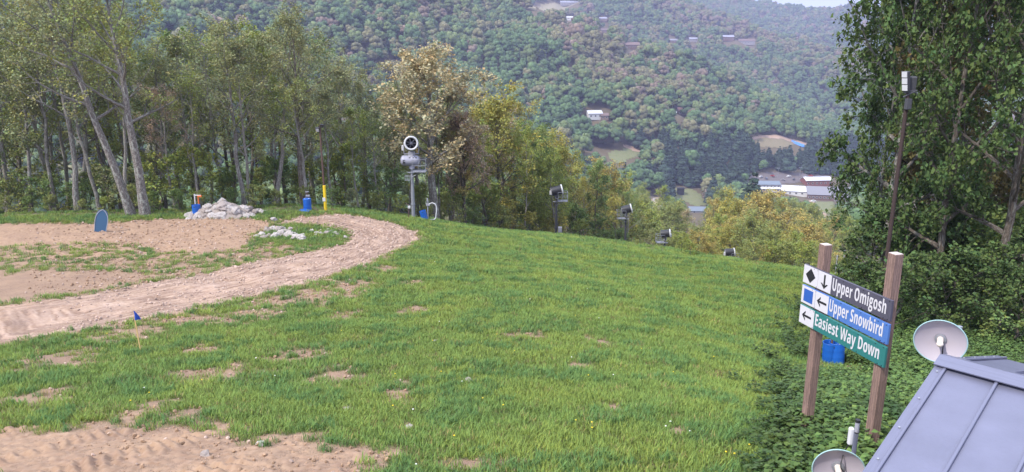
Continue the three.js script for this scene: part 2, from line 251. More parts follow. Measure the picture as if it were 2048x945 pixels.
// a tree grown limb by limb: H height, r trunk radius, base share of bare trunk, spread crown radius, forks, twigs per branch, leaves per twig
function growTree(seed, o) {
  const rnd = rngOf(seed), wood = new Mesher(), leaf = new Mesher(), H = o.H, g = (s = 1) => (rnd() + rnd() + rnd() - 1.5) * s;
  const tr = [], rad = [], N = 9, lx = (o.lean?.[0] ?? 0), lz = (o.lean?.[1] ?? 0), top = o.stemTop ?? 0.9; let wx = 0, wz = 0;
  for (let k = 0; k <= N; k++) { const t = k / N; tr.push(V(lx * t * H + wx, t * H * top, lz * t * H + wz)); rad.push(o.r * (k === 0 ? 1.35 : 1) * Math.pow(1 - t, 0.75) + 0.025); wx += g(0.22) * (o.wob ?? 1); wz += g(0.22) * (o.wob ?? 1); }
  tr[0].y = -0.4; wood.tube(tr, rad, 9);
  const at = (t) => { const f = clamp(t) * N, k = Math.min(N - 1, Math.floor(f)); return [tr[k].clone().lerp(tr[k + 1], f - k), lerp(rad[k], rad[k + 1], f - k)]; };
  const sprays = [];
  const branch = (from, dir, len, r, level) => {
    const n = level === 0 ? 5 : level === 1 ? 3 : 2, pts = [from.clone()], rr = [r], d = dir.clone(), p = from.clone();
    for (let k = 1; k <= n; k++) { d.x += g(0.22); d.z += g(0.22); d.y += g(0.16) + (o.rise ?? 0.10) * (level === 0 ? 1 : 0.4); d.normalize(); p.addScaledVector(d, len / n); pts.push(p.clone()); rr.push(Math.max(0.008, r * (1 - 0.85 * k / n))); }
    wood.tube(pts, rr, level === 0 ? 5 : 3);
    if (level === 2) { sprays.push(pts); return; }
    const kids = level === 0 ? o.kids ?? 6 : o.twigs ?? 5;
    for (let q = 0; q < kids; q++) {
      const t = level === 0 ? 0.28 + 0.72 * (q + rnd()) / kids : 0.2 + 0.8 * (q + rnd()) / kids, f = Math.min(t, 0.999) * n, k = Math.floor(f), s = pts[k].clone().lerp(pts[k + 1], f - k), ax = pts[k + 1].clone().sub(pts[k]).normalize(), side = V(g(1), g(0.8) + 0.25, g(1)).cross(ax).normalize();
      branch(s, ax.multiplyScalar(0.62).addScaledVector(side, 0.8).normalize(), len * (level === 0 ? 0.42 : 0.44) * (0.7 + 0.6 * rnd()) * (1 - 0.35 * t), rr[k] * 0.55, level + 1);
    }
  };
  const limbs = o.limbs ?? 11;
  for (let q = 0; q < limbs; q++) {
    const t = o.base + (1 - o.base) * Math.pow((q + 0.6 * rnd()) / limbs, 0.85), [s, r] = at(t), a = q * 2.4 + g(0.8), tt = (t - o.base) / (1 - o.base), prof = Math.sin(Math.PI * clamp(0.18 + 0.72 * tt)) * (o.flat ? 1 : 1 - 0.25 * tt), el = lerp(o.el0 ?? 0.45, o.el1 ?? 1.05, tt);
    branch(s, V(Math.cos(a) * Math.cos(el), Math.sin(el), Math.sin(a) * Math.cos(el)), o.spread * (0.75 + 0.5 * rnd()) * (0.35 + 0.75 * prof), Math.max(0.03, r * 0.55), 0);
  }
  for (const pts of sprays) {
    if (rnd() < (o.bareness ?? 0)) continue;
    const m = o.leaves ?? 9, sh = tint(rnd, 0.3, 0.14), cx = o.puff ?? 0.3;
    for (let q = 0; q < m; q++) { const t = 0.25 + 0.85 * rnd(), f = Math.min(t, 0.99) * (pts.length - 1), k = Math.floor(f), e = tint(rnd, 0.35, 0.1); const s = pts[k].clone().lerp(pts[k + 1], f - k); leaf.leaf(s.x + g(cx), s.y + g(cx * 0.75), s.z + g(cx), (o.size ?? 0.24) * (0.5 + 1.0 * rnd()), rnd, [sh[0] * e[0], sh[1] * e[1], sh[2] * e[2]]); }
  }
  const ys = []; for (let i = 1; i < leaf.p.length; i += 3) ys.push(leaf.p[i]); ys.sort((a, b) => a - b);
  return { wood: wood.geo(), leaf: leaf.geo(), H: ys[Math.floor(ys.length * 0.985)] ?? H };
}
function plantTree(shape, name, pos, turn, scale, bark, leaf, label, category, group, lean) {
  const t = thing(name, label, category, pos, turn, group); t.scale.set(...(Array.isArray(scale) ? scale : [scale, scale, scale]));
  if (lean) { t.rotation.order = 'YXZ'; t.rotation.z = lean; }
  part('trunk', shape.wood, bark, t); part('crown', shape.leaf, leaf, t); return t;
}
const SH = {
  tallA: growTree(101, { H: 16, r: 0.17, base: 0.34, spread: 3.9, limbs: 13, kids: 6, twigs: 5, leaves: 19, puff: 0.42, size: 0.155, bareness: 0.18, el0: 0.45, el1: 1.1 }),
  tallB: growTree(102, { H: 16, r: 0.14, base: 0.28, spread: 3.6, limbs: 14, kids: 6, twigs: 5, leaves: 18, puff: 0.42, size: 0.155, bareness: 0.2, el0: 0.35, el1: 1.15, lean: [0.04, 0.02] }),
  tallC: growTree(103, { H: 16, r: 0.20, base: 0.40, spread: 4.6, limbs: 12, kids: 7, twigs: 5, leaves: 15, puff: 0.42, size: 0.145, bareness: 0.2, el0: 0.55, el1: 1.05 }),
  thin: growTree(104, { H: 14, r: 0.10, base: 0.2, spread: 2.7, limbs: 13, kids: 5, twigs: 5, leaves: 19, puff: 0.42, size: 0.165, bareness: 0.08, el0: 0.35, el1: 1.1 }),
  sparse: growTree(105, { H: 16, r: 0.15, base: 0.36, spread: 4.0, limbs: 12, kids: 7, twigs: 6, leaves: 9, puff: 0.42, size: 0.13, bareness: 0.3, el0: 0.6, el1: 1.15 }),
  round: growTree(106, { H: 12, r: 0.17, base: 0.22, spread: 4.4, limbs: 20, kids: 7, twigs: 5, leaves: 17, puff: 0.42, size: 0.18, el0: 0.2, el1: 1.2, flat: 1 }),
  oak: growTree(107, { H: 17, r: 0.42, base: 0.36, spread: 5.6, limbs: 24, kids: 7, twigs: 6, leaves: 17, puff: 0.46, size: 0.215, el0: 0.2, el1: 1.2, flat: 1, stemTop: 0.74, bareness: 0.03, rise: 0.06 }),
  bush: growTree(108, { H: 4.2, r: 0.05, base: 0.06, spread: 2.3, limbs: 11, kids: 5, twigs: 4, leaves: 15, puff: 0.3, size: 0.16, el0: 0.35, el1: 1.1, flat: 1 }),
  bushB: growTree(109, { H: 3.4, r: 0.04, base: 0.04, spread: 2.2, limbs: 10, kids: 5, twigs: 4, leaves: 14, puff: 0.3, size: 0.15, bareness: 0.15, el0: 0.3, el1: 0.9, flat: 1 }),
  maple: growTree(110, { H: 17, r: 0.30, base: 0.20, spread: 6.0, limbs: 18, kids: 9, twigs: 7, leaves: 12, puff: 0.34, size: 0.24, el0: 0.1, el1: 1.05, flat: 1, rise: 0.03 }),
  mapleB: growTree(111, { H: 15, r: 0.24, base: 0.14, spread: 5.2, limbs: 18, kids: 9, twigs: 7, leaves: 12, puff: 0.34, size: 0.23, el0: 0.05, el1: 1.0, flat: 1, rise: 0.03, lean: [-0.03, 0.02] }),
  bigold: growTree(113, { H: 19, r: 0.36, base: 0.42, spread: 5.4, limbs: 14, kids: 7, twigs: 5, leaves: 17, puff: 0.42, size: 0.16, bareness: 0.12, el0: 0.25, el1: 1.15 }),
};
const upTo = (p, py) => { const d = ray(0, py), h = Math.hypot(d.z), f = -p.z; return EYE.y + d.y / h * f - p.y; };       // height of a tree at p whose top is seen at py
let rT = rngOf(501);
// single trees that stand out, first those behind the dirt road from left to right
function stand(shape, px, py, topPy, o) {
  const p = o.r ? onGround(px, o.r) : hit(px, py), s = (o.hs ?? 1) * upTo(p, topPy) / SH[shape].H, w = s * (o.wide ?? 1);
  return plantTree(SH[shape], o.name ?? 'forest_tree', [p.x, p.y - 0.1, p.z], o.turn ?? 0, [w, s, w], BARK[o.bark ?? 'grey'], LEAF[o.leaf ?? 'olive'], o.label, 'tree', o.group, o.lean);
}
stand('bigold', 290, 432, -120, { turn: 0.5, bark: 'grey', leaf: 'olive', wide: 0.95, lean: 0.07, label: 'thick lichen-spotted tree, the upright one of the pair left of the rock heap' });
stand('bigold', 262, 431, -150, { turn: 0.2, bark: 'grey', leaf: 'grey', wide: 0.82, lean: 0.24, label: 'thick lichen-spotted tree leaning left against the upright one near the dirt bench' });
stand('tallC', 495, 424, 30, { r: 60, turn: 1.1, bark: 'grey', leaf: 'grey', label: 'forked grey tree rising behind the right end of the white rock heap' });
stand('tallC', 557, 418, 20, { r: 61, turn: 4, bark: 'pale', leaf: 'grey', lean: 0.14, wide: 0.9, label: 'pale slanting trunk between the rock heap and the tall blue drum' });
stand('bigold', 610, 416, 8, { r: 60, turn: 3.4, bark: 'brown', leaf: 'grey', wide: 0.78, lean: 0.03, label: 'tall brown trunk rising straight behind the tall blue drum' });
stand('oak', 868, 437, 96, { r: 65, turn: 0.9, bark: 'grey', leaf: 'tan', wide: 1.05, label: 'broad tan-flowering oak towering behind the nearest snow gun' });
stand('round', 1003, 452, 176, { r: 80, turn: 0.4, bark: 'brown', leaf: 'yellow', wide: 1.0, label: 'rounded olive-green tree right of the tan oak' });
stand('oak', 930, 452, 225, { r: 68, turn: 2.2, bark: 'brown', leaf: 'rust', wide: 0.7, label: 'pinkish young-leaved tree between the tan oak and the rounded olive tree' });
stand('round', 1105, 470, 268, { r: 92, turn: 1.7, bark: 'brown', leaf: 'yellow', wide: 0.95, label: 'yellow-green round tree behind the second snow gun' });
stand('round', 1195, 485, 322, { r: 102, turn: 2.9, bark: 'brown', leaf: 'gold', wide: 0.95, label: 'golden round tree between the second and third snow guns' });
stand('round', 1245, 492, 348, { r: 108, turn: 0.1, bark: 'brown', leaf: 'lime', wide: 0.85, label: 'bright lime tree at the lower end of the wood, behind the third snow gun' });
stand('oak', 1530, 540, 388, { r: 128, turn: 0.3, bark: 'grey', leaf: 'gold', wide: 0.95, label: 'wide orange-gold oak below the grassy crest, left of the trail sign' });
stand('round', 1458, 520, 386, { r: 136, turn: 2.3, bark: 'brown', leaf: 'yellow', wide: 0.9, label: 'yellow-green tree against the left side of the orange-gold oak' });
stand('round', 1618, 545, 440, { r: 116, turn: 3.3, bark: 'brown', leaf: 'gold', wide: 1.0, label: 'low orange-brown tree right of the orange-gold oak' });
// the mass of the wood: each trunk its own tree, crowns reaching the tree line of the slope
const skyline = [[-80, -70], [220, -60], [310, 20], [345, 70], [390, 62], [430, 45], [500, 30], [560, 28], [640, 60], [690, 95], [740, 118], [800, 150], [900, 170], [960, 205], [1000, 175], [1060, 215], [1090, 262], [1150, 300], [1200, 335], [1250, 362], [1280, 410], [1310, 455], [1330, 470]];
const kinds = ['sparse', 'tallB', 'tallC', 'sparse', 'tallA', 'tallC', 'tallB', 'thin'];
let planted = [];
const ORD = ['first', 'second', 'third', 'fourth', 'fifth', 'sixth', 'seventh', 'eighth', 'ninth', 'tenth', 'eleventh', 'twelfth', 'thirteenth', 'fourteenth', 'fifteenth', 'sixteenth', 'seventeenth', 'eighteenth', 'nineteenth', 'twentieth', 'twenty-first', 'twenty-second', 'twenty-third', 'twenty-fourth', 'twenty-fifth', 'twenty-sixth', 'twenty-seventh', 'twenty-eighth', 'twenty-ninth', 'thirtieth'];
const SHADE = { bronze: 'bronze', olive: 'olive-green', green: 'fresh green', grey: 'thin grey-green', yellow: 'yellow-green', lime: 'bright lime', tan: 'tan', rust: 'reddish', deep: 'dark green', gold: 'golden' };
const zone = (px) => (px < 240 ? 'left of the twin thick trunks' : px < 370 ? 'left of the white rock heap' : px < 510 ? 'behind the white rock heap' : px < 600 ? 'left of the upright blue drum' : px < 700 ? 'behind the yellow-footed light pole' : px < 800 ? 'left of the nearest snow gun' : px < 905 ? 'behind the nearest snow gun' : px < 1060 ? 'between the first and second snow guns' : px < 1180 ? 'around the second snow gun' : px < 1275 ? 'around the third snow gun' : 'around the fourth snow gun');
let nth = 0;
for (let row = 0; row < 5; row++) for (let px = -40 + row * 17; px < 1300; px += (px < 760 ? 40 : 48) + 22 * rT()) {
  const r0 = line(woodsR, px), r = r0 + 1.5 + row * 6.5 + rT() * 5, p = onGround(px + 10 * (rT() - 0.5), r), [qx] = toPix(p);
  if (row === 4 && qx < 740 || planted.some((q) => Math.hypot(q.x - p.x, q.z - p.z) < 1.9)) { rT(); continue; }
  planted.push(p);
  const jump = qx < 905 && qx > 330 ? (row === 1 || row === 2 ? 2 + 45 * rT() : 10 + 130 * rT()) : qx >= 905 && row > 0 && row < 4 ? -6 + 42 * rT() : row < 2 ? 15 + 150 * rT() * rT() : 8 + 110 * rT(), h = clamp(upTo(p, line(skyline, qx) + jump), 5, 21), right = qx > 905;
  const shape = SH[right && rT() < 0.5 ? (rT() < 0.5 ? 'round' : 'thin') : kinds[Math.floor(rT() * kinds.length)]], s = h / shape.H, w = clamp(s, 0.6, 1.2) * (0.8 + 0.25 * rT()) * (right ? 1 : 1.02);
  const c = rT(), leaf = right ? (c < 0.36 ? 'lime' : c < 0.5 ? 'olive' : c < 0.68 ? 'yellow' : c < 0.78 ? 'gold' : c < 0.81 ? 'rust' : 'green') : (c < 0.45 ? 'grey' : c < 0.76 ? 'olive' : c < 0.84 ? 'green' : c < 0.98 ? 'lime' : 'rust');
  const bark = rT() < (right ? 0.5 : 0.22) ? 'brown' : rT() < 0.5 ? 'grey' : 'pale';
  const lab = row ? `${SHADE[leaf]} crown deep in the wood ${zone(qx)}` : `${SHADE[leaf]} front tree ${zone(qx)}, ${ORD[nth++]} from the left`;
  plantTree(shape, 'forest_tree', [p.x, p.y - 0.15, p.z], rT() * 6.28, [w, s, w], BARK[bark], LEAF[leaf], lab, 'tree', row ? `${SHADE[leaf]} crowns deep in the wood ${zone(qx)}` : 'front trees of the wood edge', (rT() - 0.5) * 0.16);
}
// undergrowth along the wood edge
for (let row = 0; row < 3; row++) for (let px = -40; px < 1330; px += (px < 780 && row ? 62 : 40) + 20 * rT()) {
  const r = line(woodsR, px) + 0.3 + row * 4.5 + rT() * 2.5, p = onGround(px, r), c = rT(), right = px > 900, s = (0.55 + 0.55 * rT()) * (row ? 1.15 : 0.75) * (px < 900 && row === 0 ? 0.55 : 1);
  const leaf = c < 0.3 ? 'green' : c < 0.6 ? 'olive' : c < 0.88 ? 'lime' : right ? 'yellow' : 'grey';
  plantTree(SH[rT() < 0.5 ? 'bush' : 'bushB'], 'shrub', [p.x, p.y - 0.1, p.z], rT() * 6.28, s, BARK.brown, LEAF[leaf], `${SHADE[leaf]} ${row ? 'tall shrub deep in the wood' : 'low shrub at the wood edge'} ${zone(px)}`, 'shrub', `${SHADE[leaf]} shrubs ${row ? 'deep in the wood' : 'at the wood edge'} ${zone(px)}`);
}
// trees below the grassy crest, between the snow guns and the trail sign
const skyB = [[1290, 470], [1330, 452], [1380, 440], [1420, 420], [1440, 395], [1480, 400], [1540, 404], [1590, 440], [1640, 478], [1720, 492], [1780, 500]];
planted = [];
for (let row = 0; row < 4; row++) for (let px = 1285 + row * 9; px < 1740; px += 34 + 16 * rT()) {
  const p = onGround(px, 92 + row * 12 + rT() * 8), [qx, by] = toPix(p), h = upTo(p, line(skyB, qx) + 14 + 60 * rT());
  if (h < 3 || Math.abs(qx - 1331) < 32 && row < 2 || Math.abs(qx - 1462) < 34 && row < 1) continue;
  const shape = SH[rT() < 0.7 ? 'round' : 'thin'], s = h / shape.H, w = clamp(s, 0.45, 1.1), c = rT(), lf = c < 0.26 ? 'gold' : c < 0.55 ? 'lime' : c < 0.8 ? 'yellow' : c < 0.86 ? 'tan' : 'olive', zb = px < 1400 ? 'below the fourth snow gun' : px < 1480 ? 'left of the orange-gold oak' : px < 1590 ? 'in front of the orange-gold oak' : 'between the orange-gold oak and trail sign';
  plantTree(shape, 'slope_tree', [p.x, p.y - 0.15, p.z], rT() * 6.28, [w, s, w], BARK[rT() < 0.5 ? 'brown' : 'grey'], LEAF[lf], `${SHADE[lf]} tree, ${['front', 'second', 'third', 'last'][row]} row below the crest, ${zb}`, 'tree', `${SHADE[lf]} trees row ${row} ${zb}`);
}
for (let px = 1325; px < 1740; px += 15 + 9 * rT()) {
  if (Math.abs(px - 1331) < 26 || Math.abs(px - 1462) < 26) continue;
  const a = hit(px, line([[1325, 512], [1400, 517], [1500, 528], [1600, 541], [1700, 552], [1760, 560]], px)), r = Math.hypot(a.x, a.z) + 2 + rT() * 5, p = onGround(px, r), c = rT();
  plantTree(SH.bushB, 'shrub', [p.x, p.y - 0.1, p.z], rT() * 6.28, 0.28 + 0.28 * rT(), BARK.brown, LEAF[c < 0.5 ? 'olive' : c < 0.85 ? 'lime' : 'gold'], `low ${c < 0.5 ? 'olive' : c < 0.85 ? 'lime' : 'golden'} shrub on the far grass rim ${px < 1460 ? 'left of the farthest snow gun' : px < 1600 ? 'right of the farthest snow gun' : 'just left of the trail sign'}`, 'shrub', `low shrubs on the far rim ${c < 0.5 ? 'olive' : c < 0.85 ? 'lime' : 'golden'} ${px < 1460 ? 1 : px < 1600 ? 2 : 3}`);
}
// big maples on the right
stand('maple', 1775, 556, -260, { r: 37, turn: 1.2, bark: 'grey', leaf: 'deep', name: 'maple_tree', wide: 0.60, lean: -0.04, label: 'large maple with twin rough trunks standing behind the trail sign' });
stand('mapleB', 1750, 556, -60, { r: 38.5, turn: 3.9, bark: 'grey', leaf: 'deep', name: 'maple_tree', wide: 0.40, lean: 0.03, label: 'slimmer maple just left of the large twin-trunked maple' });
stand('maple', 1888, 560, -300, { r: 33, turn: 2.9, bark: 'brown', leaf: 'deep', name: 'maple_tree', wide: 0.5, label: 'deep green maple to the right of the tall brown light pole' });
stand('mapleB', 1860, 520, -240, { r: 40, turn: 0.4, bark: 'brown', leaf: 'bronze', name: 'maple_tree', wide: 0.58, label: 'bronze-tinged tree between the tall light pole and the maple right of it' });
stand('maple', 2010, 560, -260, { r: 33, turn: 5.1, bark: 'brown', leaf: 'deep', name: 'maple_tree', wide: 0.62, label: 'maple at the far right edge, above the metal roof' });
stand('mapleB', 1960, 560, -260, { r: 42, turn: 2.1, bark: 'brown', leaf: 'deep', name: 'maple_tree', wide: 0.7, label: 'deep green tree between the two right-hand maples' });
stand('tallB', 1800, 520, -200, { r: 50, turn: 1, bark: 'brown', leaf: 'deep', name: 'backing_tree', wide: 0.95, label: 'dark tree just right of the tall light pole top' });
stand('mapleB', 1905, 520, -260, { r: 52, turn: 5, bark: 'brown', leaf: 'deep', name: 'backing_tree', wide: 0.7, label: 'dark tree filling the gap behind the right-hand maples' });
stand('mapleB', 2030, 520, -260, { r: 50, turn: 3, bark: 'brown', leaf: 'deep', name: 'backing_tree', wide: 0.8, label: 'dark tree behind the maple at the far right edge' });
for (let row = 0; row < 3; row++) for (let px = 1765 + row * 10; px < 2080; px += 44 + 18 * rT()) {
  const p = onGround(px, 29 + row * 4.5 + rT() * 2.5), c = rT();
  plantTree(SH[rT() < 0.6 ? 'bush' : 'bushB'], 'shrub', [p.x, p.y - 0.1, p.z], rT() * 6.28, 0.5 + 0.35 * rT() + row * 0.18, BARK.brown, LEAF[c < 0.5 ? 'deep' : c < 0.85 ? 'deep' : 'green'], `${c < 0.85 ? 'dark' : 'fresh green'} shrub in the ${['front', 'middle', 'back'][row]} row under the maples ${px < 1830 ? 'behind the right sign post' : px < 1940 ? 'behind the upper dish antenna' : 'above the metal roof'}`, 'shrub', `shrubs under the maples ${row} ${c < 0.85 ? 1 : 2} ${px < 1830 ? 1 : px < 1940 ? 2 : 3}`);
}

// ---------------------------------------------------------------- the valley: open ground, water, roads
function drape(name, poly, mat, cell, lift, label, uvScale = 10) {
  const pts = poly.map(([x, y]) => { const p = hit(x, y); return [p.x, p.z]; }), xs = pts.map((p) => p[0]), zs = pts.map((p) => p[1]), x0 = Math.min(...xs), x1 = Math.max(...xs), z0 = Math.min(...zs), z1 = Math.max(...zs);
  const nx = Math.ceil((x1 - x0) / cell), nz = Math.ceil((z1 - z0) / cell), id = new Map(), pos = [], uv = [], ix = [];
  const v = (i, j) => { const k = i * 9999 + j; if (!id.has(k)) { const x = x0 + i * cell, z = z0 + j * cell; id.set(k, pos.length / 3); pos.push(x, ground(x, z) + lift, z); uv.push(x / uvScale, z / uvScale); } return id.get(k); };
  for (let i = 0; i < nx; i++) for (let j = 0; j < nz; j++) if (inPoly(pts, x0 + (i + 0.5) * cell, z0 + (j + 0.5) * cell)) { const a = v(i, j), b = v(i + 1, j), c = v(i, j + 1), d = v(i + 1, j + 1); ix.push(a, c, b, b, c, d); }
  const g = new THREE.BufferGeometry(); g.setAttribute('position', new THREE.Float32BufferAttribute(pos, 3)); g.setAttribute('uv', new THREE.Float32BufferAttribute(uv, 2)); g.setIndex(ix); g.computeVertexNormals();
  const m = new THREE.Mesh(g, mat); m.name = name; m.userData.kind = 'structure'; if (label) m.userData.label = label; m.receiveShadow = true; scene.add(m); return m;
}
const mottle = (a, b, k) => dataTex(256, 256, (u, v) => { const t = smooth(0.3, 0.7, loop(u, v, k)), f = 0.85 + 0.3 * loop(u, v, 18, 3); return [0, 1, 2].map((i) => s8(lerp(a[i], b[i], t) * f)); });
const MAT_MEADOW = new THREE.MeshStandardMaterial({ map: mottle([0.12, 0.15, 0.055], [0.19, 0.175, 0.085], 3), roughness: 1 });
const MAT_EARTH = new THREE.MeshStandardMaterial({ map: mottle([0.30, 0.20, 0.15], [0.40, 0.28, 0.20], 4), roughness: 1 });
const MAT_LOT = new THREE.MeshStandardMaterial({ map: mottle([0.10, 0.085, 0.085], [0.16, 0.13, 0.12], 4), roughness: 0.95 });
const polyPond = [[1168, 283], [1196, 286], [1226, 291], [1248, 297], [1240, 303], [1216, 304], [1196, 300], [1176, 292]];
const polyBank = [[1216, 305], [1244, 302], [1252, 296], [1270, 298], [1282, 304], [1272, 314], [1258, 318], [1246, 326], [1236, 330], [1222, 320]];
const polyBankPath = [[1248, 290], [1262, 293], [1278, 298], [1286, 304], [1276, 306], [1262, 300], [1248, 296]];
const polyField = [[1508, 279], [1530, 274], [1560, 276], [1585, 282], [1600, 290], [1560, 297], [1520, 294]];
const polyFieldRoad = [[1505, 277], [1530, 271], [1565, 273], [1595, 281], [1625, 290], [1660, 296], [1660, 301], [1620, 297], [1590, 288], [1560, 278], [1530, 275], [1508, 281]];
const polyLot = [[1500, 349], [1540, 345], [1600, 347], [1655, 352], [1655, 362], [1600, 366], [1540, 370], [1480, 366]];
const polyMeadow = [[1338, 386], [1352, 378], [1385, 379], [1400, 388], [1412, 402], [1414, 412], [1392, 413], [1370, 404], [1345, 396]];
const polyYard = [[1286, 400], [1300, 393], [1322, 396], [1334, 410], [1330, 424], [1302, 424]];
const polyPath = [[1618, 402], [1626, 402], [1640, 420], [1656, 432], [1652, 438], [1634, 428]];
const polyVerge = [[1622, 404], [1668, 404], [1672, 430], [1656, 434]];
const polyLawn = [[1030, 14], [1080, 8], [1150, 4], [1170, 10], [1130, 17], [1070, 20]];
const keepOut = [polyPond, polyBank, polyBankPath, polyField, polyFieldRoad, polyLot, polyMeadow, polyYard, polyPath, polyVerge, polyLawn,
  [[1172, 224], [1218, 224], [1218, 240], [1172, 240]], [[1340, 219], [1374, 219], [1374, 231], [1340, 231]], [[1500, 356], [1700, 352], [1700, 404], [1600, 402], [1510, 385]], [[1372, 408], [1420, 406], [1420, 432], [1372, 432]], [[1350, 374], [1374, 374], [1374, 392], [1350, 392]],
  [[1130, 33], [1150, 33], [1150, 43], [1130, 43]], [[1196, 34], [1215, 34], [1215, 44], [1196, 44]], [[1198, 58], [1220, 58], [1220, 66], [1198, 66]], [[1248, 88], [1280, 88], [1280, 100], [1248, 100]], [[1338, 79], [1356, 79], [1356, 87], [1338, 87]], [[1376, 76], [1396, 76], [1396, 84], [1376, 84]], [[1444, 73], [1470, 73], [1470, 83], [1444, 83]], [[1474, 79], [1512, 79], [1512, 91], [1474, 91]], [[1505, 36], [1530, 36], [1530, 30]]];
drape('meadow', polyMeadow, MAT_MEADOW, 2.5, 0.25); drape('meadow', polyBank, MAT_MEADOW, 3, 0.25).name = numbered('pond_bank');
drape('bank_path', polyBankPath, MAT_EARTH, 2.5, 0.4); drape('brown_field', polyField, new THREE.MeshStandardMaterial({ map: mottle([0.16, 0.14, 0.075], [0.22, 0.17, 0.10], 3), roughness: 1 }), 3, 0.25); drape('field_road', polyFieldRoad, MAT_EARTH, 2.5, 0.45);
drape('parking_lot', polyLot, MAT_LOT, 3, 0.3); drape('stony_yard', polyYard, new THREE.MeshStandardMaterial({ map: mottle([0.20, 0.17, 0.08], [0.34, 0.25, 0.17], 6), roughness: 1 }), 2, 0.3);
drape('valley_path', polyPath, MAT_EARTH, 1.5, 0.5); drape('grass_verge', polyVerge, MAT_MEADOW, 2, 0.25); drape('hillside_lawn', polyLawn, new THREE.MeshStandardMaterial({ map: mottle([0.26, 0.20, 0.15], [0.20, 0.20, 0.10], 3), roughness: 1 }), 5, 0.8);
{ // pond: level water held by its bank
  const pts = flat(polyPond), s = new THREE.Shape(pts.map(([x, z]) => new THREE.Vector2(x, -z))), g = new THREE.ShapeGeometry(s).rotateX(-Math.PI / 2), y = Math.max(...pts.map(([x, z]) => ground(x, z)));
  const m = new THREE.Mesh(g, new THREE.MeshPhysicalMaterial({ color: new THREE.Color().setRGB(0.012, 0.016, 0.014), roughness: 0.12 })); m.position.y = y + 0.2; m.name = 'pond_water'; m.userData.kind = 'structure'; scene.add(m);
}
// ---------------------------------------------------------------- far woods
function farCrown(seed, pine) {
  const rnd = rngOf(seed), m = new Mesher(), lumps = [];
  if (pine) for (let k = 0; k < 9; k++) { const t = k / 8; for (let q = 0; q < (k < 7 ? 3 : 1); q++) { const a = rnd() * 6.28, R = 3.3 * (1 - t) ** 0.8 * (0.6 + 0.5 * rnd()); lumps.push([Math.cos(a) * R * 0.6, 3 + 10.5 * t, Math.sin(a) * R * 0.6, R * 0.75 + 0.5, 0.55]); } }
  else for (let k = 0; k < 15; k++) { const a = k * 2.4 + rnd(), y = rnd(), R = 3.3 * Math.sqrt(1 - (y * 0.95 - 0.15) ** 2) * (0.5 + 0.5 * rnd()); lumps.push([Math.cos(a) * R, 5 + 5.6 * y, Math.sin(a) * R, 1.5 + 0.9 * rnd(), 0.85]); }
  const base = new THREE.IcosahedronGeometry(1, 1), bp = base.attributes.position;
  for (const [x, y, z, r, fl] of lumps) {
    const sh = tint(rnd, 0.28, 0.06), k0 = m.p.length / 3;
    for (let i = 0; i < bp.count; i++) { const q = V().fromBufferAttribute(bp, i), e = r * 0.95 * (1 + 0.3 * n3(q.x * 1.7 + x, q.y * 1.7 + y, q.z * 1.7 + z)); m.p.push(x + q.x * e, y + q.y * e * fl, z + q.z * e); m.n.push(q.x, q.y, q.z); m.u.push(0, 0); m.c.push(...sh); m.i.push(k0 + i); }
    for (let i = 0; i < 30; i++) { const q = V(rnd() - 0.5, rnd() - 0.35, rnd() - 0.5).normalize(), e = r * (0.9 + 0.25 * rnd()); m.leaf(x + q.x * e, y + q.y * e * fl, z + q.z * e, 0.68 * (0.6 + 0.8 * rnd()), rnd, tint(rnd, 0.4, 0.08).map((c, j) => c * sh[j])); }
  }
  return m.geo();
}
const trunkFar = (() => { const m = new Mesher(); m.tube([V(0, -1, 0), V(0.1, 4, 0), V(0, 9, 0.1)], [0.28, 0.2, 0.06], 5); m.tube([V(0.1, 4, 0), V(1.6, 7, 0.5)], [0.1, 0.04], 4); m.tube([V(0.1, 4.6, 0), V(-1.2, 7.5, -0.6)], [0.1, 0.04], 4); return m.geo(); })();
const FAR = { leafy: [1, 2, 3, 4].map((k) => farCrown(900 + k)), pine: [1, 2].map((k) => farCrown(950 + k, true)) };
const farLeaf = new THREE.MeshStandardMaterial({ color: 0xffffff, vertexColors: true, roughness: 0.95 });
const VALLEY = {
  green: new THREE.MeshStandardMaterial({ color: new THREE.Color().setRGB(0.070, 0.120, 0.046), vertexColors: true, roughness: 0.95 }), light: new THREE.MeshStandardMaterial({ color: new THREE.Color().setRGB(0.108, 0.146, 0.050), vertexColors: true, roughness: 0.95 }),
  olive: new THREE.MeshStandardMaterial({ color: new THREE.Color().setRGB(0.145, 0.140, 0.068), vertexColors: true, roughness: 0.95 }), red: new THREE.MeshStandardMaterial({ color: new THREE.Color().setRGB(0.165, 0.125, 0.092), vertexColors: true, roughness: 0.95 }), pine: new THREE.MeshStandardMaterial({ color: new THREE.Color().setRGB(0.034, 0.058, 0.040), vertexColors: true, roughness: 0.95 }),
};
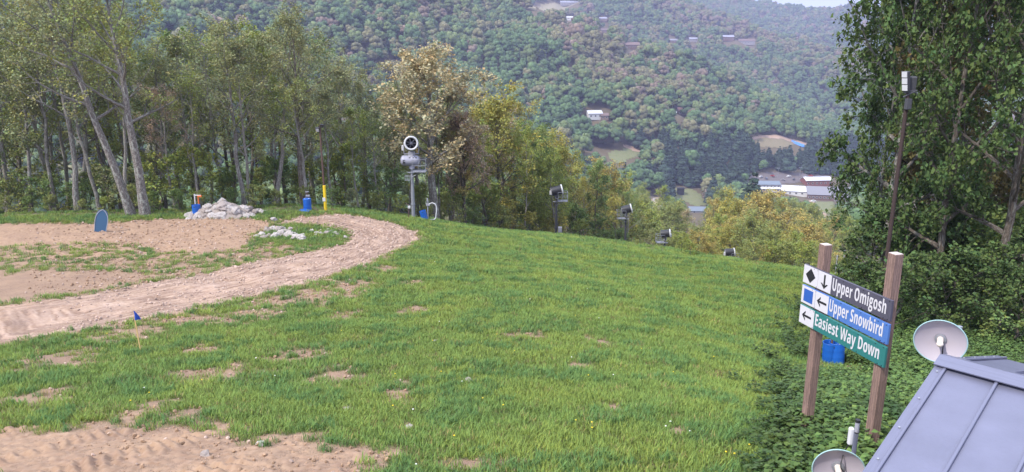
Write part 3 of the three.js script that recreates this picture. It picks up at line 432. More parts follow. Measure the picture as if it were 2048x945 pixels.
{
  const rnd = rngOf(77), cand = [], hor = new Float32Array(2200).fill(-9);
  const pineZone = (px, py, x, z) => (px > 1260 && py > 290 && py < 375 ? smooth(-0.2, 0.5, fbm(x / 70, z / 70, 2) + (py > 300 && px > 1330 ? 0.75 : 0.1)) : px > 1300 && py >= 375 && py < 440 ? 0.45 : px < 1140 && py > 20 ? 0.03 : 0.05);
  for (let r = 150; r < 3150; r += r < 1000 ? 7.6 : r < 1700 ? 8.8 : 11) {
    const step = (r < 1000 ? 8.4 : r < 1700 ? 9.0 : 11) / r, row = [];
    for (let az = -0.72; az < 0.72; az += step) {
      const a = az + (rnd() - 0.5) * step * 0.9, q = r + (rnd() - 0.5) * 7, x = q * Math.sin(a), z = -q * Math.cos(a), y = ground(x, z), s = (r < 1700 ? 0.95 : 1.15) + 1.0 * rnd() * rnd() + 0.1 * n2(x / 60, z / 60), k1 = rnd(), k2 = rnd(), turn = rnd() * 6.28;
      const [bx, by] = toPix(V(x, y, z)), [, ty] = toPix(V(x, y + 11 * s, z)), slot = Math.round((a + 0.75) / 1.5 * 2199), seen = (y + 12 * s - EYE.y) / q;
      row.push([slot, (y + 9 * s - EYE.y) / q]);
      if (seen < hor[slot] - 0.006 && r > 320 || bx < -60 || bx > 2110 || ty > 470) continue;
      if (bx < 1060 && ty > line([[0, 385], [700, 390], [1060, 410]], bx)) continue;
      if (bx > 1780 && ty > 330) continue;
      if (keepOut.some((p) => inPoly(p, bx, ty) || inPoly(p, bx, (by + ty) / 2) || inPoly(p, bx, lerp(by, ty, 0.8)) || inPoly(p, bx, by - 1) || inPoly(p, bx - 3.5 * 1445 / q * 0.8, (by + ty) / 2) || inPoly(p, bx + 3.5 * 1445 / q * 0.8, (by + ty) / 2))) continue;
      if (r < 235 && (bx > 1700 || bx < 1280)) continue;
      cand.push({ x, y, z, s, r: q, bx, by, ty, k1, k2, turn, pine: k2 < pineZone(bx, by, x, z) });
    }
    for (const [slot, e] of row) for (let d = -2; d <= 2; d++) { const i = slot + d; if (i >= 0 && i < 2200 && r > 300) hor[i] = Math.max(hor[i], e); }
  }
  const solo = cand.filter((c) => c.r < 1050 && c.bx > 1085 && c.bx < 1690 && c.ty > 165).sort((a, b) => b.s / b.r - a.s / a.r).slice(0, 290), isSolo = new Set(solo);
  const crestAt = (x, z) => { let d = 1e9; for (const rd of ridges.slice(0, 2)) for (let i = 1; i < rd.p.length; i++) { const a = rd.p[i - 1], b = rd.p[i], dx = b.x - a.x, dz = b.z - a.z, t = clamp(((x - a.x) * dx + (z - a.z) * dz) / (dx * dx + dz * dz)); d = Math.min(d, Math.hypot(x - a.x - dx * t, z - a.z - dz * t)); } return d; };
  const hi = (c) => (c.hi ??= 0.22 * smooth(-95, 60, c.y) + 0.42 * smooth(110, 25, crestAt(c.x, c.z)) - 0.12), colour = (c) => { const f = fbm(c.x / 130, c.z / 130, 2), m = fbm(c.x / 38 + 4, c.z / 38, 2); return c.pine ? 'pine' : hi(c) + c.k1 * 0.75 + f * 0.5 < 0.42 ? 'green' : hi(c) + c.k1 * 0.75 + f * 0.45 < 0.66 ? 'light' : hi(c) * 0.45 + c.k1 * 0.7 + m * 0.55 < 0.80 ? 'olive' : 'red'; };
  for (const c of solo) {
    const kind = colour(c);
    const where = c.by > 395 ? 'on the slope above the shed and little meadow' : c.by > 330 ? 'around the lodge and meadow on the valley floor' : 'between the pond and the brown field across the valley';
    const where2 = c.by > 395 ? (c.bx < 1420 ? 'left' : 'right') : c.bx < 1200 ? 'far left' : c.bx < 1330 ? 'left' : c.bx < 1450 ? 'middle' : c.bx < 1560 ? 'right' : 'far right', look = { pine: 'dark conifer', green: 'deep green rounded tree', light: 'fresh green rounded tree', olive: 'olive rounded tree', red: 'reddish budding tree' }[kind];
    const t = thing(c.pine ? 'pine_tree' : 'valley_tree', `${c.s > 1.45 ? 'big ' : ''}${look} ${where}, ${where2}`, 'tree', [c.x, c.y, c.z], c.turn, `${c.s > 1.45 ? 'big ' : ''}${look}s ${where}, ${where2}`); t.scale.setScalar(c.s);
    if (c.r < 430 && !c.pine) { const sh = SH[c.k1 < 0.6 ? 'round' : 'thin'], k = c.s * 11 / sh.H; t.scale.set(k, k, k); part('trunk', sh.wood, BARK.brown, t); part('crown', sh.leaf, LEAF[{ green: 'olive', light: 'lime', olive: 'gold', red: 'tan' }[kind]], t); continue; }
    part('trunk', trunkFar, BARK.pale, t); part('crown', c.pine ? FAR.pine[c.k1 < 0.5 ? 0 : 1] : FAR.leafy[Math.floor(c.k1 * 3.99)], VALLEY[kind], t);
  }
  const wood = new THREE.Group(); wood.name = 'hillside_forest'; wood.userData = { kind: 'stuff', label: 'spring woods covering the far hillsides and ridges', category: 'forest' }; scene.add(wood);
  const rest = cand.filter((c) => !isSolo.has(c)), M = new THREE.Matrix4(), col = new THREE.Color();
  [...FAR.leafy, ...FAR.pine].forEach((g, gi) => {
    const mine = rest.filter((c) => (c.pine ? 4 + (c.k1 < 0.5 ? 0 : 1) : Math.floor(c.k1 * 37) % 4) === gi), im = new THREE.InstancedMesh(g, farLeaf, mine.length);
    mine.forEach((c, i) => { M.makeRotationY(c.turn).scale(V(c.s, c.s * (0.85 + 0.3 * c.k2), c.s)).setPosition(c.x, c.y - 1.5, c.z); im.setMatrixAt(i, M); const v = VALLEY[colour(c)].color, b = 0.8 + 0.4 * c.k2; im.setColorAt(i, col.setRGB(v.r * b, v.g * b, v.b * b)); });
    im.name = gi < 4 ? 'broadleaf_crowns' : 'conifer_crowns'; im.castShadow = im.receiveShadow = true; wood.add(im);
  });
  console.log('far trees', cand.length, 'solo', solo.length);
}
// ---------------------------------------------------------------- turf
function tuft(seed, n, h, w, spread) {
  const rnd = rngOf(seed), m = new Mesher();
  for (let k = 0; k < n; k++) {
    const a = rnd() * 6.28, R = spread * Math.sqrt(rnd()), x = Math.cos(a) * R, z = Math.sin(a) * R, b = rnd() * 6.28, L = h * (0.55 + 0.6 * rnd()), bend = L * (0.2 + 0.55 * rnd()), dx = Math.cos(b), dz = Math.sin(b), q = w * (0.7 + 0.6 * rnd()), sh = tint(rnd, 0.5, 0.12), i0 = m.p.length / 3;
    for (const [t, f] of [[0, 1], [0.55, 0.8], [1, 0]]) for (const s of f ? [-1, 1] : [0]) { m.p.push(x + dx * bend * t * t - dz * q * f * s * 0.5, L * t * (1 - 0.25 * t * bend / L) - (t ? 0 : 0.02), z + dz * bend * t * t + dx * q * f * s * 0.5); m.u.push(0, 0); m.c.push(...sh); const nn = V(-dx * 0.8, 0.6, -dz * 0.8).normalize(); m.n.push(nn.x, nn.y, nn.z); }
    m.i.push(i0, i0 + 1, i0 + 2, i0 + 1, i0 + 3, i0 + 2, i0 + 2, i0 + 3, i0 + 4);
  }
  const g = m.geo(); g.deleteAttribute('normal'); g.computeVertexNormals(); return g;
}
function weed(seed, n, h, size) {
  const rnd = rngOf(seed), m = new Mesher();
  for (let k = 0; k < n; k++) { const a = rnd() * 6.28, R = 0.16 * Math.sqrt(rnd()), y = h * (0.3 + 0.7 * rnd()); m.leaf(Math.cos(a) * R, y, Math.sin(a) * R, size * (0.6 + 0.8 * rnd()), rnd, tint(rnd, 0.45, 0.12), 0.95); }
  return m.geo();
}
const grassMat = new THREE.MeshPhysicalMaterial({ color: 0xffffff, vertexColors: true, roughness: 0.7, transmission: 0.25, thickness: 0, specularIntensity: 0.3 });
const weedsHere = (x, z) => { const [px, py] = toPix(V(x, ground(x, z), z)); return smooth(-80, 170, px - line([[480, 1790], [545, 1720], [600, 1640], [660, 1600], [760, 1565], [945, 1545], [1100, 1520]].map(([y, q]) => [y, q]), py) + 40 * fbm(x * 0.6, z * 0.6, 2)); };
{
  const drumAt = hit(1663, 745), rnd = rngOf(33), sets = { turf: [], tall: [], dry: [], weed: [] };
  for (let r = 7.5; r < 112; ) {
    const den = r < 16 ? 150 : r < 26 ? 90 : r < 45 ? 58 : 30, dr = 1 / Math.sqrt(den), big = r < 16 ? 0.95 : r < 26 ? 1.05 : r < 45 ? 1.25 : 1.6;
    for (let az = -0.68; az < 0.68; az += dr / r) {
      const a = az + (rnd() - 0.5) * dr / r, q = r + (rnd() - 0.5) * dr * 1.2, x = q * Math.sin(a), z = -q * Math.cos(a), b = bare(x, z), u = rnd(), u2 = rnd(), u3 = rnd();
      if (b > 0.12 && !(b < 0.7 && u < 0.08) || b > -0.15 && u < 0.55) continue;
      if (r > 52 && shadeWood(x, z) > 0.5 && u > 0.15) continue;
      const w = r < 60 ? weedsHere(x, z) : 0, lush = 0.5 + 0.5 * fbm(x * 0.35 + 8, z * 0.35, 3), e = { x, z, y: ground(x, z), s: big * (0.75 + 0.55 * u2), u, u2, u3, lush, b, t: rnd() * 6.28 };
      if (u3 < w) { if (u < 0.5 && Math.hypot(x - drumAt.x, z - drumAt.z) > 1.5) { e.s = 0.5 + 0.9 * u2 * (0.7 + 0.6 * lush); sets.weed.push(e); } if (u < 0.62) continue; }
      (b > -0.3 && u2 < 0.35 || u3 > 0.955 ? sets.dry : lush > 0.57 && u3 < 0.5 ? sets.tall : sets.turf).push(e);
    }
    r += dr;
  }
  const gset = new THREE.Group(); gset.name = 'meadow_grass'; gset.userData = { kind: 'stuff', label: 'lush green grass covering the ski slope', category: 'grass' }; scene.add(gset);
  const M = new THREE.Matrix4(), E = new THREE.Euler(), Q = new THREE.Quaternion(), c = new THREE.Color();
  const put = (list, g, name, parent, tone, mat = grassMat) => {
    const im = new THREE.InstancedMesh(g, mat, list.length);
    list.forEach((e, i) => { E.set((e.u - 0.5) * 0.3, e.t, (e.u2 - 0.5) * 0.3); M.compose(V(e.x, e.y - 0.01, e.z), Q.setFromEuler(E), V(e.s, e.s * (0.8 + 0.4 * e.u3), e.s)); im.setMatrixAt(i, M); const k = tone(e); im.setColorAt(i, c.setRGB(...k)); });
    im.name = name; im.castShadow = im.receiveShadow = true; parent.add(im); return im;
  };
  const green = (e) => { const p = clamp(0.55 + 0.55 * fbm(e.x * 0.22 - 30, e.z * 0.22, 4)), k = 0.7 + 0.8 * e.u2; return [lerp(0.14, 0.245, p) * k, lerp(0.235, 0.295, p) * k, lerp(0.062, 0.062, p) * k]; };
  put(sets.turf, tuft(1, 22, 0.105, 0.012, 0.10), 'short_blades', gset, green);
  put(sets.tall, tuft(2, 20, 0.18, 0.012, 0.09), 'long_blades', gset, (e) => { const k = 0.75 + 0.5 * e.u2; return [0.12 * k, 0.215 * k, 0.066 * k]; });
  put(sets.dry, tuft(3, 14, 0.10, 0.010, 0.10), 'dry_blades', gset, (e) => { const k = 0.7 + 0.6 * e.u; return [0.34 * k, 0.27 * k, 0.13 * k]; });
  const ws = new THREE.Group(); ws.name = 'leafy_weeds'; ws.userData = { kind: 'stuff', label: 'knee-high leafy weeds around the trail sign posts', category: 'weeds' }; scene.add(ws);
  put(sets.weed, weed(4, 44, 0.36, 0.072), 'weed_leaves', ws, (e) => { const k = 0.6 + 0.6 * e.u3, w = 0.5 + 0.5 * fbm(e.x * 0.9, e.z * 0.9, 3); return [lerp(0.075, 0.14, w) * k, lerp(0.15, 0.205, w) * k, lerp(0.048, 0.046, w) * k]; });
  // dandelions
  const dn = []; for (let k = 0; k < 190; k++) { const q = 9 + 45 * rnd() * rnd() + 3 * rnd(), a = (rnd() - 0.5) * 1.15, x = q * Math.sin(a), z = -q * Math.cos(a); if (fbm(x * 0.4, z * 0.4, 2) < 0.05 || bare(x, z) > -0.1 || weedsHere(x, z) > 0.4) continue; dn.push({ x, z, y: ground(x, z) + 0.10, s: 1, u: rnd(), u2: rnd(), u3: rnd(), t: rnd() * 6 }); }
  const df = new THREE.Group(); df.name = 'dandelions'; df.userData = { kind: 'stuff', label: 'small yellow and white dandelion heads dotting the grass', category: 'flowers' }; scene.add(df);
  put(dn, T(new THREE.SphereGeometry(0.018, 7, 5), [0, 0, 0], [0, 0, 0], [1, 0.55, 1]), 'flower_heads', df, (e) => (e.u < 0.6 ? [0.75, 0.55, 0.02] : [0.72, 0.72, 0.66]), std(0xffffff, { roughness: 0.8 }));
  console.log('grass', sets.turf.length, sets.tall.length, sets.dry.length, sets.weed.length, dn.length);
}

// ---------------------------------------------------------------- objects
const STEEL = std([0.30, 0.31, 0.35], { roughness: 0.5, metalness: 0.35 }), BLACK = std([0.02, 0.02, 0.024], { roughness: 0.5 }), WHITE = std([0.55, 0.55, 0.57], { roughness: 0.5 }), BLUE = std([0.01, 0.10, 0.42], { roughness: 0.4 }), RUSTY = std([0.10, 0.055, 0.045], { roughness: 0.8 }), YELLOW = std([0.75, 0.52, 0.02], { roughness: 0.5 }), ORANGE = std([0.70, 0.17, 0.04], { roughness: 0.6 }), GREY = std([0.30, 0.30, 0.34], { roughness: 0.6 });
const DARK = std([0.06, 0.06, 0.07], { roughness: 0.6 }), HOUSING = std([0.30, 0.30, 0.37], { roughness: 0.45 });
const woodTex = dataTex(256, 512, (u, v) => { const g = loop(u * 1, v * 0.5, 2.4), r = 0.5 + 0.5 * Math.sin(u * 46 + 9 * g + 2 * Math.sin(v * 6.28)), c = loop(u, v, 8, 3), k = smooth(0.80, 0.97, loop(u, v, 5, 12)), q = 0.58 + 0.42 * r + 0.6 * (c - 0.5); return [s8(lerp(0.275 * q, 0.06, k)), s8(lerp(0.175 * q, 0.035, k)), s8(lerp(0.145 * q, 0.028, k))]; });
const woodBump = dataTex(128, 256, (u, v) => { const r = 0.5 + 0.5 * Math.sin(u * 46 + 9 * loop(u, v * 0.5, 2.4)), h = r * 0.6 + loop(u, v, 9) * 0.4; return [h, h, h]; }, false);
const WOOD = new THREE.MeshStandardMaterial({ map: woodTex, bumpMap: woodBump, bumpScale: 0.006, roughness: 0.85 });
const LIT_POST_TOP = std([0.50, 0.43, 0.40], { roughness: 0.9 });  // paler tone on the post tops stands in for light from overhead

// trail sign
{
  const P0 = V(4.96, 0, -11.04), dir = V(0.248, 0, 0.969).normalize(), turn = Math.atan2(-dir.z, dir.x);
  const t = thing('trail_sign', 'wooden two-post trail sign with three direction boards', 'sign', [P0.x, ground(P0.x, P0.z), P0.z], turn), Y = (h) => EYE.y + h - t.position.y;   // local x runs along the boards, +z faces the viewer
  const post = (x, top, w, label) => {
    const gx = P0.x + dir.x * x, gz = P0.z + dir.z * x, bot = ground(gx, gz) - 0.3 - t.position.y, h = Y(top) - bot, g = new RoundedBoxGeometry(w, h, w, 2, 0.006), uv = g.attributes.uv, p = g.attributes.position;
    for (let i = 0; i < uv.count; i++) uv.setXY(i, (p.getX(i) + p.getZ(i)) * 3.2 + x, p.getY(i) * 0.45 + x * 0.3);
    const m = part('post', T(g, [x, bot + h / 2, 0]), WOOD, t); part('post_top', box(w - 0.012, 0.006, w - 0.012, [x, Y(top) + 0.0035, 0], undefined, 0), LIT_POST_TOP, m); return m;
  };
  post(0, -2.85, 0.14); post(1.44, -2.62, 0.14);
  const font = await new FontLoader().loadAsync('fonts/droid/droid_sans_bold.typeface.json');
  const F = 0.094, TH = 0.038, INK = std([0.012, 0.012, 0.016], { roughness: 0.6 }), SIGNWHITE = std([0.56, 0.54, 0.57], { roughness: 0.55 }), SCREW = std([0.03, 0.03, 0.04], { roughness: 0.5, metalness: 0.4 });
  const paint = (rgb) => new THREE.MeshStandardMaterial({ map: dataTex(256, 64, (u, v) => { const q = 0.9 + 0.2 * loop(u, v, 5) - 0.25 * smooth(0.78, 0.9, loop(u, v, 11, 6)); return rgb.map((c) => s8(c * q)); }), roughness: 0.55 });
  const shape = (pts) => new THREE.Shape(pts.map(([x, y]) => new THREE.Vector2(x, y)));
  const arrow = (cx, cy, rot) => T(new THREE.ExtrudeGeometry(shape([[-0.115, 0], [-0.03, 0.085], [-0.03, 0.045], [-0.06, 0.0185], [0.115, 0.0185], [0.115, -0.0185], [-0.06, -0.0185], [-0.03, -0.045], [-0.03, -0.085]]), { depth: 0.002, bevelEnabled: false }), [cx, cy, 0], [0, 0, rot]);
  const words = (txt, x0, x1, cy, h, b) => { const g = new TextGeometry(txt, { font, size: 1, depth: 0.02, curveSegments: 5, bevelEnabled: false }); g.computeBoundingBox(); const bb = g.boundingBox, k = h / 0.74; T(g, [x0 - bb.min.x * (x1 - x0) / (bb.max.x - bb.min.x), cy - 0.36 * k, 0], [0, 0, 0], [(x1 - x0) / (bb.max.x - bb.min.x), k, 0.12]); g.translate(0, 0, F + TH / 2 + 0.0022); return part('lettering', g, SIGNWHITE, b); };
  const board = (top, bot, rgb, label) => {
    const h = top - bot, cy = Y((top + bot) / 2), b = part('sign_board', box(1.919, h, TH, [0.6425, cy, F], undefined, 0.005), paint(rgb), t, label);
    const sc = []; for (const [x, y] of [[-0.06, 1], [0.03, 1], [0.03, -1], [0.62, 1], [0.62, -1], [1.05, 1], [1.05, -1], [1.40, 1], [1.48, -1], [1.56, -1], [1.56, 1]]) sc.push(T(new THREE.CylinderGeometry(0.007, 0.007, 0.006, 8), [x, cy + y * (h / 2 - 0.02), F + TH / 2 + 0.004], [Math.PI / 2, 0, 0]));
    sc.forEach((s) => part('screw', s, SCREW, b)); return [b, cy, h];
  };
  const panel = (b, x0, x1, cy, h) => part('symbol_panel', box(x1 - x0, h, 0.004, [(x0 + x1) / 2, cy, F + TH / 2 + 0.0021], undefined, 0.001), SIGNWHITE, b);
  const zt = F + TH / 2 + 0.0043, mark = (b, g, m, n) => { g.translate(0, 0, zt); return part(n, g, m, b); };
  { const [b, cy, h] = board(-3.245, -3.553, [0.072, 0.068, 0.098], 'dark grey board reading Upper Omigosh with black diamond and down arrow');
    panel(b, -0.314, 0.045, cy, h - 0.012); panel(b, 0.049, 0.360, cy, h - 0.012);
    mark(b, new THREE.ExtrudeGeometry(shape([[-0.255, cy], [-0.135, cy + 0.122], [-0.015, cy], [-0.135, cy - 0.122]]), { depth: 0.002, bevelEnabled: false }), INK, 'diamond_symbol');
    mark(b, arrow(0.205, cy, Math.PI / 2), INK, 'arrow_symbol'); words('Upper Omigosh', 0.395, 1.515, cy, 0.145, b); }
  { const [b, cy, h] = board(-3.594, -3.895, [0.065, 0.155, 0.42], 'blue board reading Upper Snowbird with blue square and left arrow');
    panel(b, -0.314, 0.025, cy, h - 0.012); panel(b, 0.032, 0.345, cy, h - 0.012);
    mark(b, new THREE.ExtrudeGeometry(shape([[-0.255, cy - 0.105], [-0.03, cy - 0.105], [-0.03, cy + 0.105], [-0.255, cy + 0.105]]), { depth: 0.002, bevelEnabled: false }), std([0.02, 0.09, 0.36], { roughness: 0.6 }), 'square_symbol');
    mark(b, arrow(0.19, cy, 0), INK, 'arrow_symbol'); words('Upper Snowbird', 0.375, 1.505, cy, 0.145, b); }
  { const [b, cy, h] = board(-3.933, -4.245, [0.022, 0.155, 0.15], 'teal board reading Easiest Way Down with left arrow');
    panel(b, -0.314, 0.048, cy, h - 0.012); mark(b, arrow(-0.135, cy, 0), INK, 'arrow_symbol'); words('Easiest Way Down', 0.085, 1.495, cy, 0.145, b); }
}
// snow guns
function snowGun(pos, o) {
  const t = thing('snow_gun', o.label, 'snow gun', pos, o.turn ?? 0, 'fan snow guns down the edge of the slope'), H = o.H, k = o.k ?? 1, mast = o.dark ? std([0.05, 0.05, 0.06], { roughness: 0.6 }) : STEEL;
  part('pole', merge([bar(V(0, -0.3, 0), V(0, H * 0.55, 0), o.pr, o.pr * 0.9, 14), bar(V(0, H * 0.5, 0), V(0, H + 0.15, 0), o.pr * 0.86, o.pr * 0.72, 14), T(new THREE.CylinderGeometry(o.pr * 1.18, o.pr * 1.18, 0.08, 14), [0, 1.1, 0])]), mast, t);
  const lad = []; for (let y = 1.2; y < H - 0.1; y += 0.3) lad.push(bar(V(-0.16, y, o.pr + 0.1), V(0.16, y, o.pr + 0.1), 0.014, 0.014, 5)); lad.push(bar(V(-0.16, 1, o.pr + 0.1), V(-0.16, H, o.pr + 0.1), 0.018, 0.018, 5), bar(V(0.16, 1, o.pr + 0.1), V(0.16, H, o.pr + 0.1), 0.018, 0.018, 5));
  if (o.dark) part('ladder', merge(lad), mast, t);
  // service platform with rails
  const s = o.side, w = 1.0 * k, d = 0.9 * k, x0 = s * 0.12, x1 = s * (0.12 + w), yf = H - 0.15, pl = [];
  part('platform', merge([box(w, 0.09, d, [(x0 + x1) / 2, yf, 0.1]), ...[-0.4, -0.2, 0, 0.2, 0.4].map((q) => box(w * 0.98, 0.025, 0.05, [(x0 + x1) / 2, yf + 0.055, 0.1 + q * d], undefined, 0)), bar(V(0, yf - 0.5, 0.1), V(x1 * 0.7, yf - 0.03, 0.1), 0.03), box(Math.abs(w) * 0.5, 0.07, 0.3, [x0 - s * 0.2, yf - 0.12, 0])]), STEEL, t);
  for (const y of [0.5, 1.0]) { pl.push(bar(V(x0, yf + y, 0.1 + d / 2), V(x1, yf + y, 0.1 + d / 2), 0.02, 0.02, 6), bar(V(x1, yf + y, 0.1 + d / 2), V(x1, yf + y, 0.1 - d / 2), 0.02, 0.02, 6), bar(V(x0, yf + y, 0.1 - d / 2), V(x1, yf + y, 0.1 - d / 2), 0.02, 0.02, 6)); }
  for (const [x, z] of [[x0, 1], [x1, 1], [x1, -1], [x0, -1], [(x0 + x1) / 2, 1], [(x0 + x1) / 2, -1]]) pl.push(bar(V(x, yf, 0.1 + z * d / 2), V(x, yf + 1.0, 0.1 + z * d / 2), 0.022, 0.022, 6));
  part('guard_rail', merge(pl), STEEL, t);
  if (o.basket) { const b = []; for (const y of [0, 0.35]) for (const z of [-0.25, 0.25]) b.push(bar(V(-s * 0.15, yf - 0.75 + y, z), V(-s * 0.55, yf - 0.75 + y, z), 0.018, 0.018, 5)); for (const z of [-0.25, 0.25]) for (const x of [0.15, 0.35, 0.55]) b.push(bar(V(-s * x, yf - 0.78, z), V(-s * x, yf - 0.36, z), 0.018, 0.018, 5)); for (const y of [0, 0.35]) b.push(bar(V(-s * 0.55, yf - 0.75 + y, -0.25), V(-s * 0.55, yf - 0.75 + y, 0.25), 0.018, 0.018, 5)); part('hose_basket', merge(b), STEEL, t); }
  let yb = H + 0.2;
  if (o.housing) { // compressor housing lying across the mast
    part('compressor_housing', merge([T(lathe([[0, -0.78], [0.28, -0.76], [0.41, -0.62], [0.43, -0.4], [0.43, 0.45], [0.40, 0.62], [0.26, 0.74], [0, 0.76]], 22), [-0.12, H + 0.72, 0.05], [0, 0, Math.PI / 2]), T(new THREE.CylinderGeometry(0.2, 0.24, 0.4, 14), [0, H + 0.25, 0])]), HOUSING, t);
    part('vent_panel', merge([-0.55, -0.1, 0.2, 0.42].map((x, i) => box(i === 0 ? 0.2 : 0.14, i === 0 ? 0.3 : 0.09, 0.03, [x, H + (i === 0 ? 0.66 : 0.98), i === 0 ? 0.46 : 0.38], [i === 0 ? 0 : -0.7, 0, 0]))), BLACK, t); yb = H + 1.2;
    part('neck', merge([box(0.5, 0.36, 0.4, [0.02, H + 1.28, 0]), T(new THREE.CylinderGeometry(0.3, 0.32, 0.1, 16), [0.02, H + 1.12, 0])]), GREY, t);
  } else part('neck', merge([box(0.3, 0.5, 0.3, [0, H + 0.35, 0]), T(new THREE.CylinderGeometry(0.22, 0.22, 0.08, 14), [0, H + 0.14, 0])]), GREY, t);
  // fan drum, axis along its own z, mouth at +z
  const dr = new THREE.Group(); dr.name = 'fan_drum'; dr.position.set(0, yb + (o.housing ? 0.85 : 0.72) * k, 0); dr.rotation.set(-o.tilt, o.aim, 0, 'YXZ'); t.add(dr);
  const R = 0.47 * k, L = o.len ?? 1.15;
  part('drum_shell', T(lathe([[R * 0.9, -L / 2], [R * 1.0, -L / 2 + 0.12], [R * 1.0, L / 2 - 0.12], [R * 0.93, L / 2], [R * 0.9, L / 2 - 0.03], [R * 0.94, 0], [R * 0.88, -L / 2 + 0.02], [R * 0.9, -L / 2]], 28), [0, 0, 0], [Math.PI / 2, 0, 0]), BLACK, dr);
  part('nozzle_ring', T(new THREE.TorusGeometry(R * 1.0, 0.075 * k, 10, 32), [0, 0, L / 2]), WHITE, dr);
  const blades = [T(new THREE.SphereGeometry(R * 0.3, 14, 10), [0, 0, L * 0.12], [0, 0, 0], [1, 1, 1.6])]; for (let q = 0; q < 7; q++) blades.push(T(box(R * 0.62, 0.10, 0.02, [R * 0.58, 0, 0], undefined, 0), [0, 0, L * 0.05], [0.6, 0, q * Math.PI * 2 / 7])); part('fan', merge(blades), GREY, dr);
  const gr = []; for (const q of [0.3, 0.6, 0.88]) gr.push(T(new THREE.TorusGeometry(R * q, 0.012, 5, 22), [0, 0, -L / 2 - 0.02])); for (let q = 0; q < 8; q++) { const a = q * Math.PI / 4; gr.push(bar(V(0, 0, -L / 2 - 0.02), V(Math.cos(a) * R * 0.9, Math.sin(a) * R * 0.9, -L / 2 - 0.02), 0.012, 0.012, 5)); } part('intake_grille', merge(gr), GREY, dr); part('added_dark_disc', T(new THREE.CylinderGeometry(R * 0.89, R * 0.89, 0.04, 26), [0, 0, -L / 2 + 0.08], [Math.PI / 2, 0, 0]), BLACK, dr);  // black disc at the rear is added to block light, so the mouth looks dark
  part('yoke', merge([-1, 1].flatMap((q) => [box(0.06, 0.8 * k, 0.14, [q * (R + 0.09), yb + 0.42 * k + (o.housing ? 0.1 : 0), 0], [0, 0, 0]), box(R + 0.1, 0.08, 0.14, [q * (R + 0.1) / 2, yb + 0.06, 0])]).map((g) => g.applyMatrix4(new THREE.Matrix4().makeRotationY(o.aim)))), o.dark ? BLACK : GREY, t);
  part('control_box', box(0.22, 0.42, 0.3, [-s * (R * 0.9 + 0.2), yb + 0.5 * k, 0]), WHITE, t);
  if (o.cabinet) { part('cabinet', box(0.42, 0.62, 0.34, [s * 0.42, 0.95, 0.1]), GREY, t); part('cabinet_stand', merge([bar(V(s * 0.42, -0.2, 0.1), V(s * 0.42, 0.68, 0.1), 0.05), box(0.3, 0.06, 0.1, [s * 0.2, 0.9, 0.1])]), mast, t); }
  return t;
}
{ const p = onGround(828, 59.5); snowGun([p.x, p.y, p.z], { label: 'tall grey snow gun facing the viewer, nearest of the line', H: 4.05, pr: 0.16, side: 1, housing: 1, basket: 1, tilt: 0.12, aim: 0.02 + Math.atan2(-p.x, -p.z) * 0 + 0.14, turn: 0, k: 1.08 }); }
{ const p = onGround(1112, 77); snowGun([p.x, p.y, p.z], { label: 'dark-masted snow gun with cage on its right, second of the line', H: 4.3, pr: 0.13, side: 1, dark: 1, tilt: 0.22, aim: Math.PI / 2 + 0.05, cabinet: 1, k: 1.05 }); }
{ const p = onGround(1251, 88); snowGun([p.x, p.y, p.z], { label: 'dark-masted snow gun with cage on its left, third of the line', H: 4.6, pr: 0.13, side: -1, dark: 1, tilt: 0.25, aim: Math.PI / 2 - 0.05, cabinet: 0, k: 1.05 }); }
{ const p = onGround(1331, 92); const y = p.y + upTo(p, 460); snowGun([p.x, p.y, p.z], { label: 'small distant snow gun showing above the grass rim, fourth of the line', H: y - p.y - 1.45, pr: 0.13, side: -1, dark: 1, tilt: 0.12, aim: Math.PI / 2 - 0.2, k: 1.05 }); }
{ const p = onGround(1462, 96); const y = p.y + upTo(p, 497); snowGun([p.x, p.y, p.z], { label: 'farthest snow gun, only its black drum above the grass rim', H: y - p.y - 1.45, pr: 0.13, side: 1, dark: 1, tilt: 0.1, aim: Math.PI / 2 - 0.1 }); }
// hydrants and drums
const drumGeo = () => lathe([[0, 0], [0.27, 0], [0.29, 0.03], [0.285, 0.28], [0.30, 0.30], [0.285, 0.32], [0.285, 0.56], [0.30, 0.58], [0.285, 0.60], [0.285, 0.83], [0.29, 0.86], [0.25, 0.88], [0.24, 0.865], [0, 0.865]], 24);
const openDrum = () => lathe([[0, 0], [0.27, 0], [0.29, 0.03], [0.285, 0.28], [0.30, 0.30], [0.285, 0.32], [0.285, 0.56], [0.30, 0.58], [0.285, 0.60], [0.285, 0.84], [0.295, 0.86], [0.265, 0.86], [0.265, 0.06], [0, 0.06]], 24);
function blueDrum(pos, label, tiltZ = 0, open = false, scale = 1, turn = 0) { const t = thing('blue_drum', label, 'drum', pos, turn, 'blue plastic drums'); t.rotation.z = tiltZ; t.scale.setScalar(scale); part('drum_body', open ? openDrum() : drumGeo(), BLUE, t); if (!open) part('bung_cap', merge([T(new THREE.CylinderGeometry(0.045, 0.045, 0.03, 12), [0.14, 0.88, 0]), T(new THREE.CylinderGeometry(0.03, 0.03, 0.03, 12), [-0.15, 0.88, 0.03])]), WHITE, t); else part('hand_hole', merge([box(0.14, 0.045, 0.02, [0, 0.74, 0.285]), box(0.14, 0.045, 0.02, [0, 0.74, -0.285])]), BLACK, t); return t; }
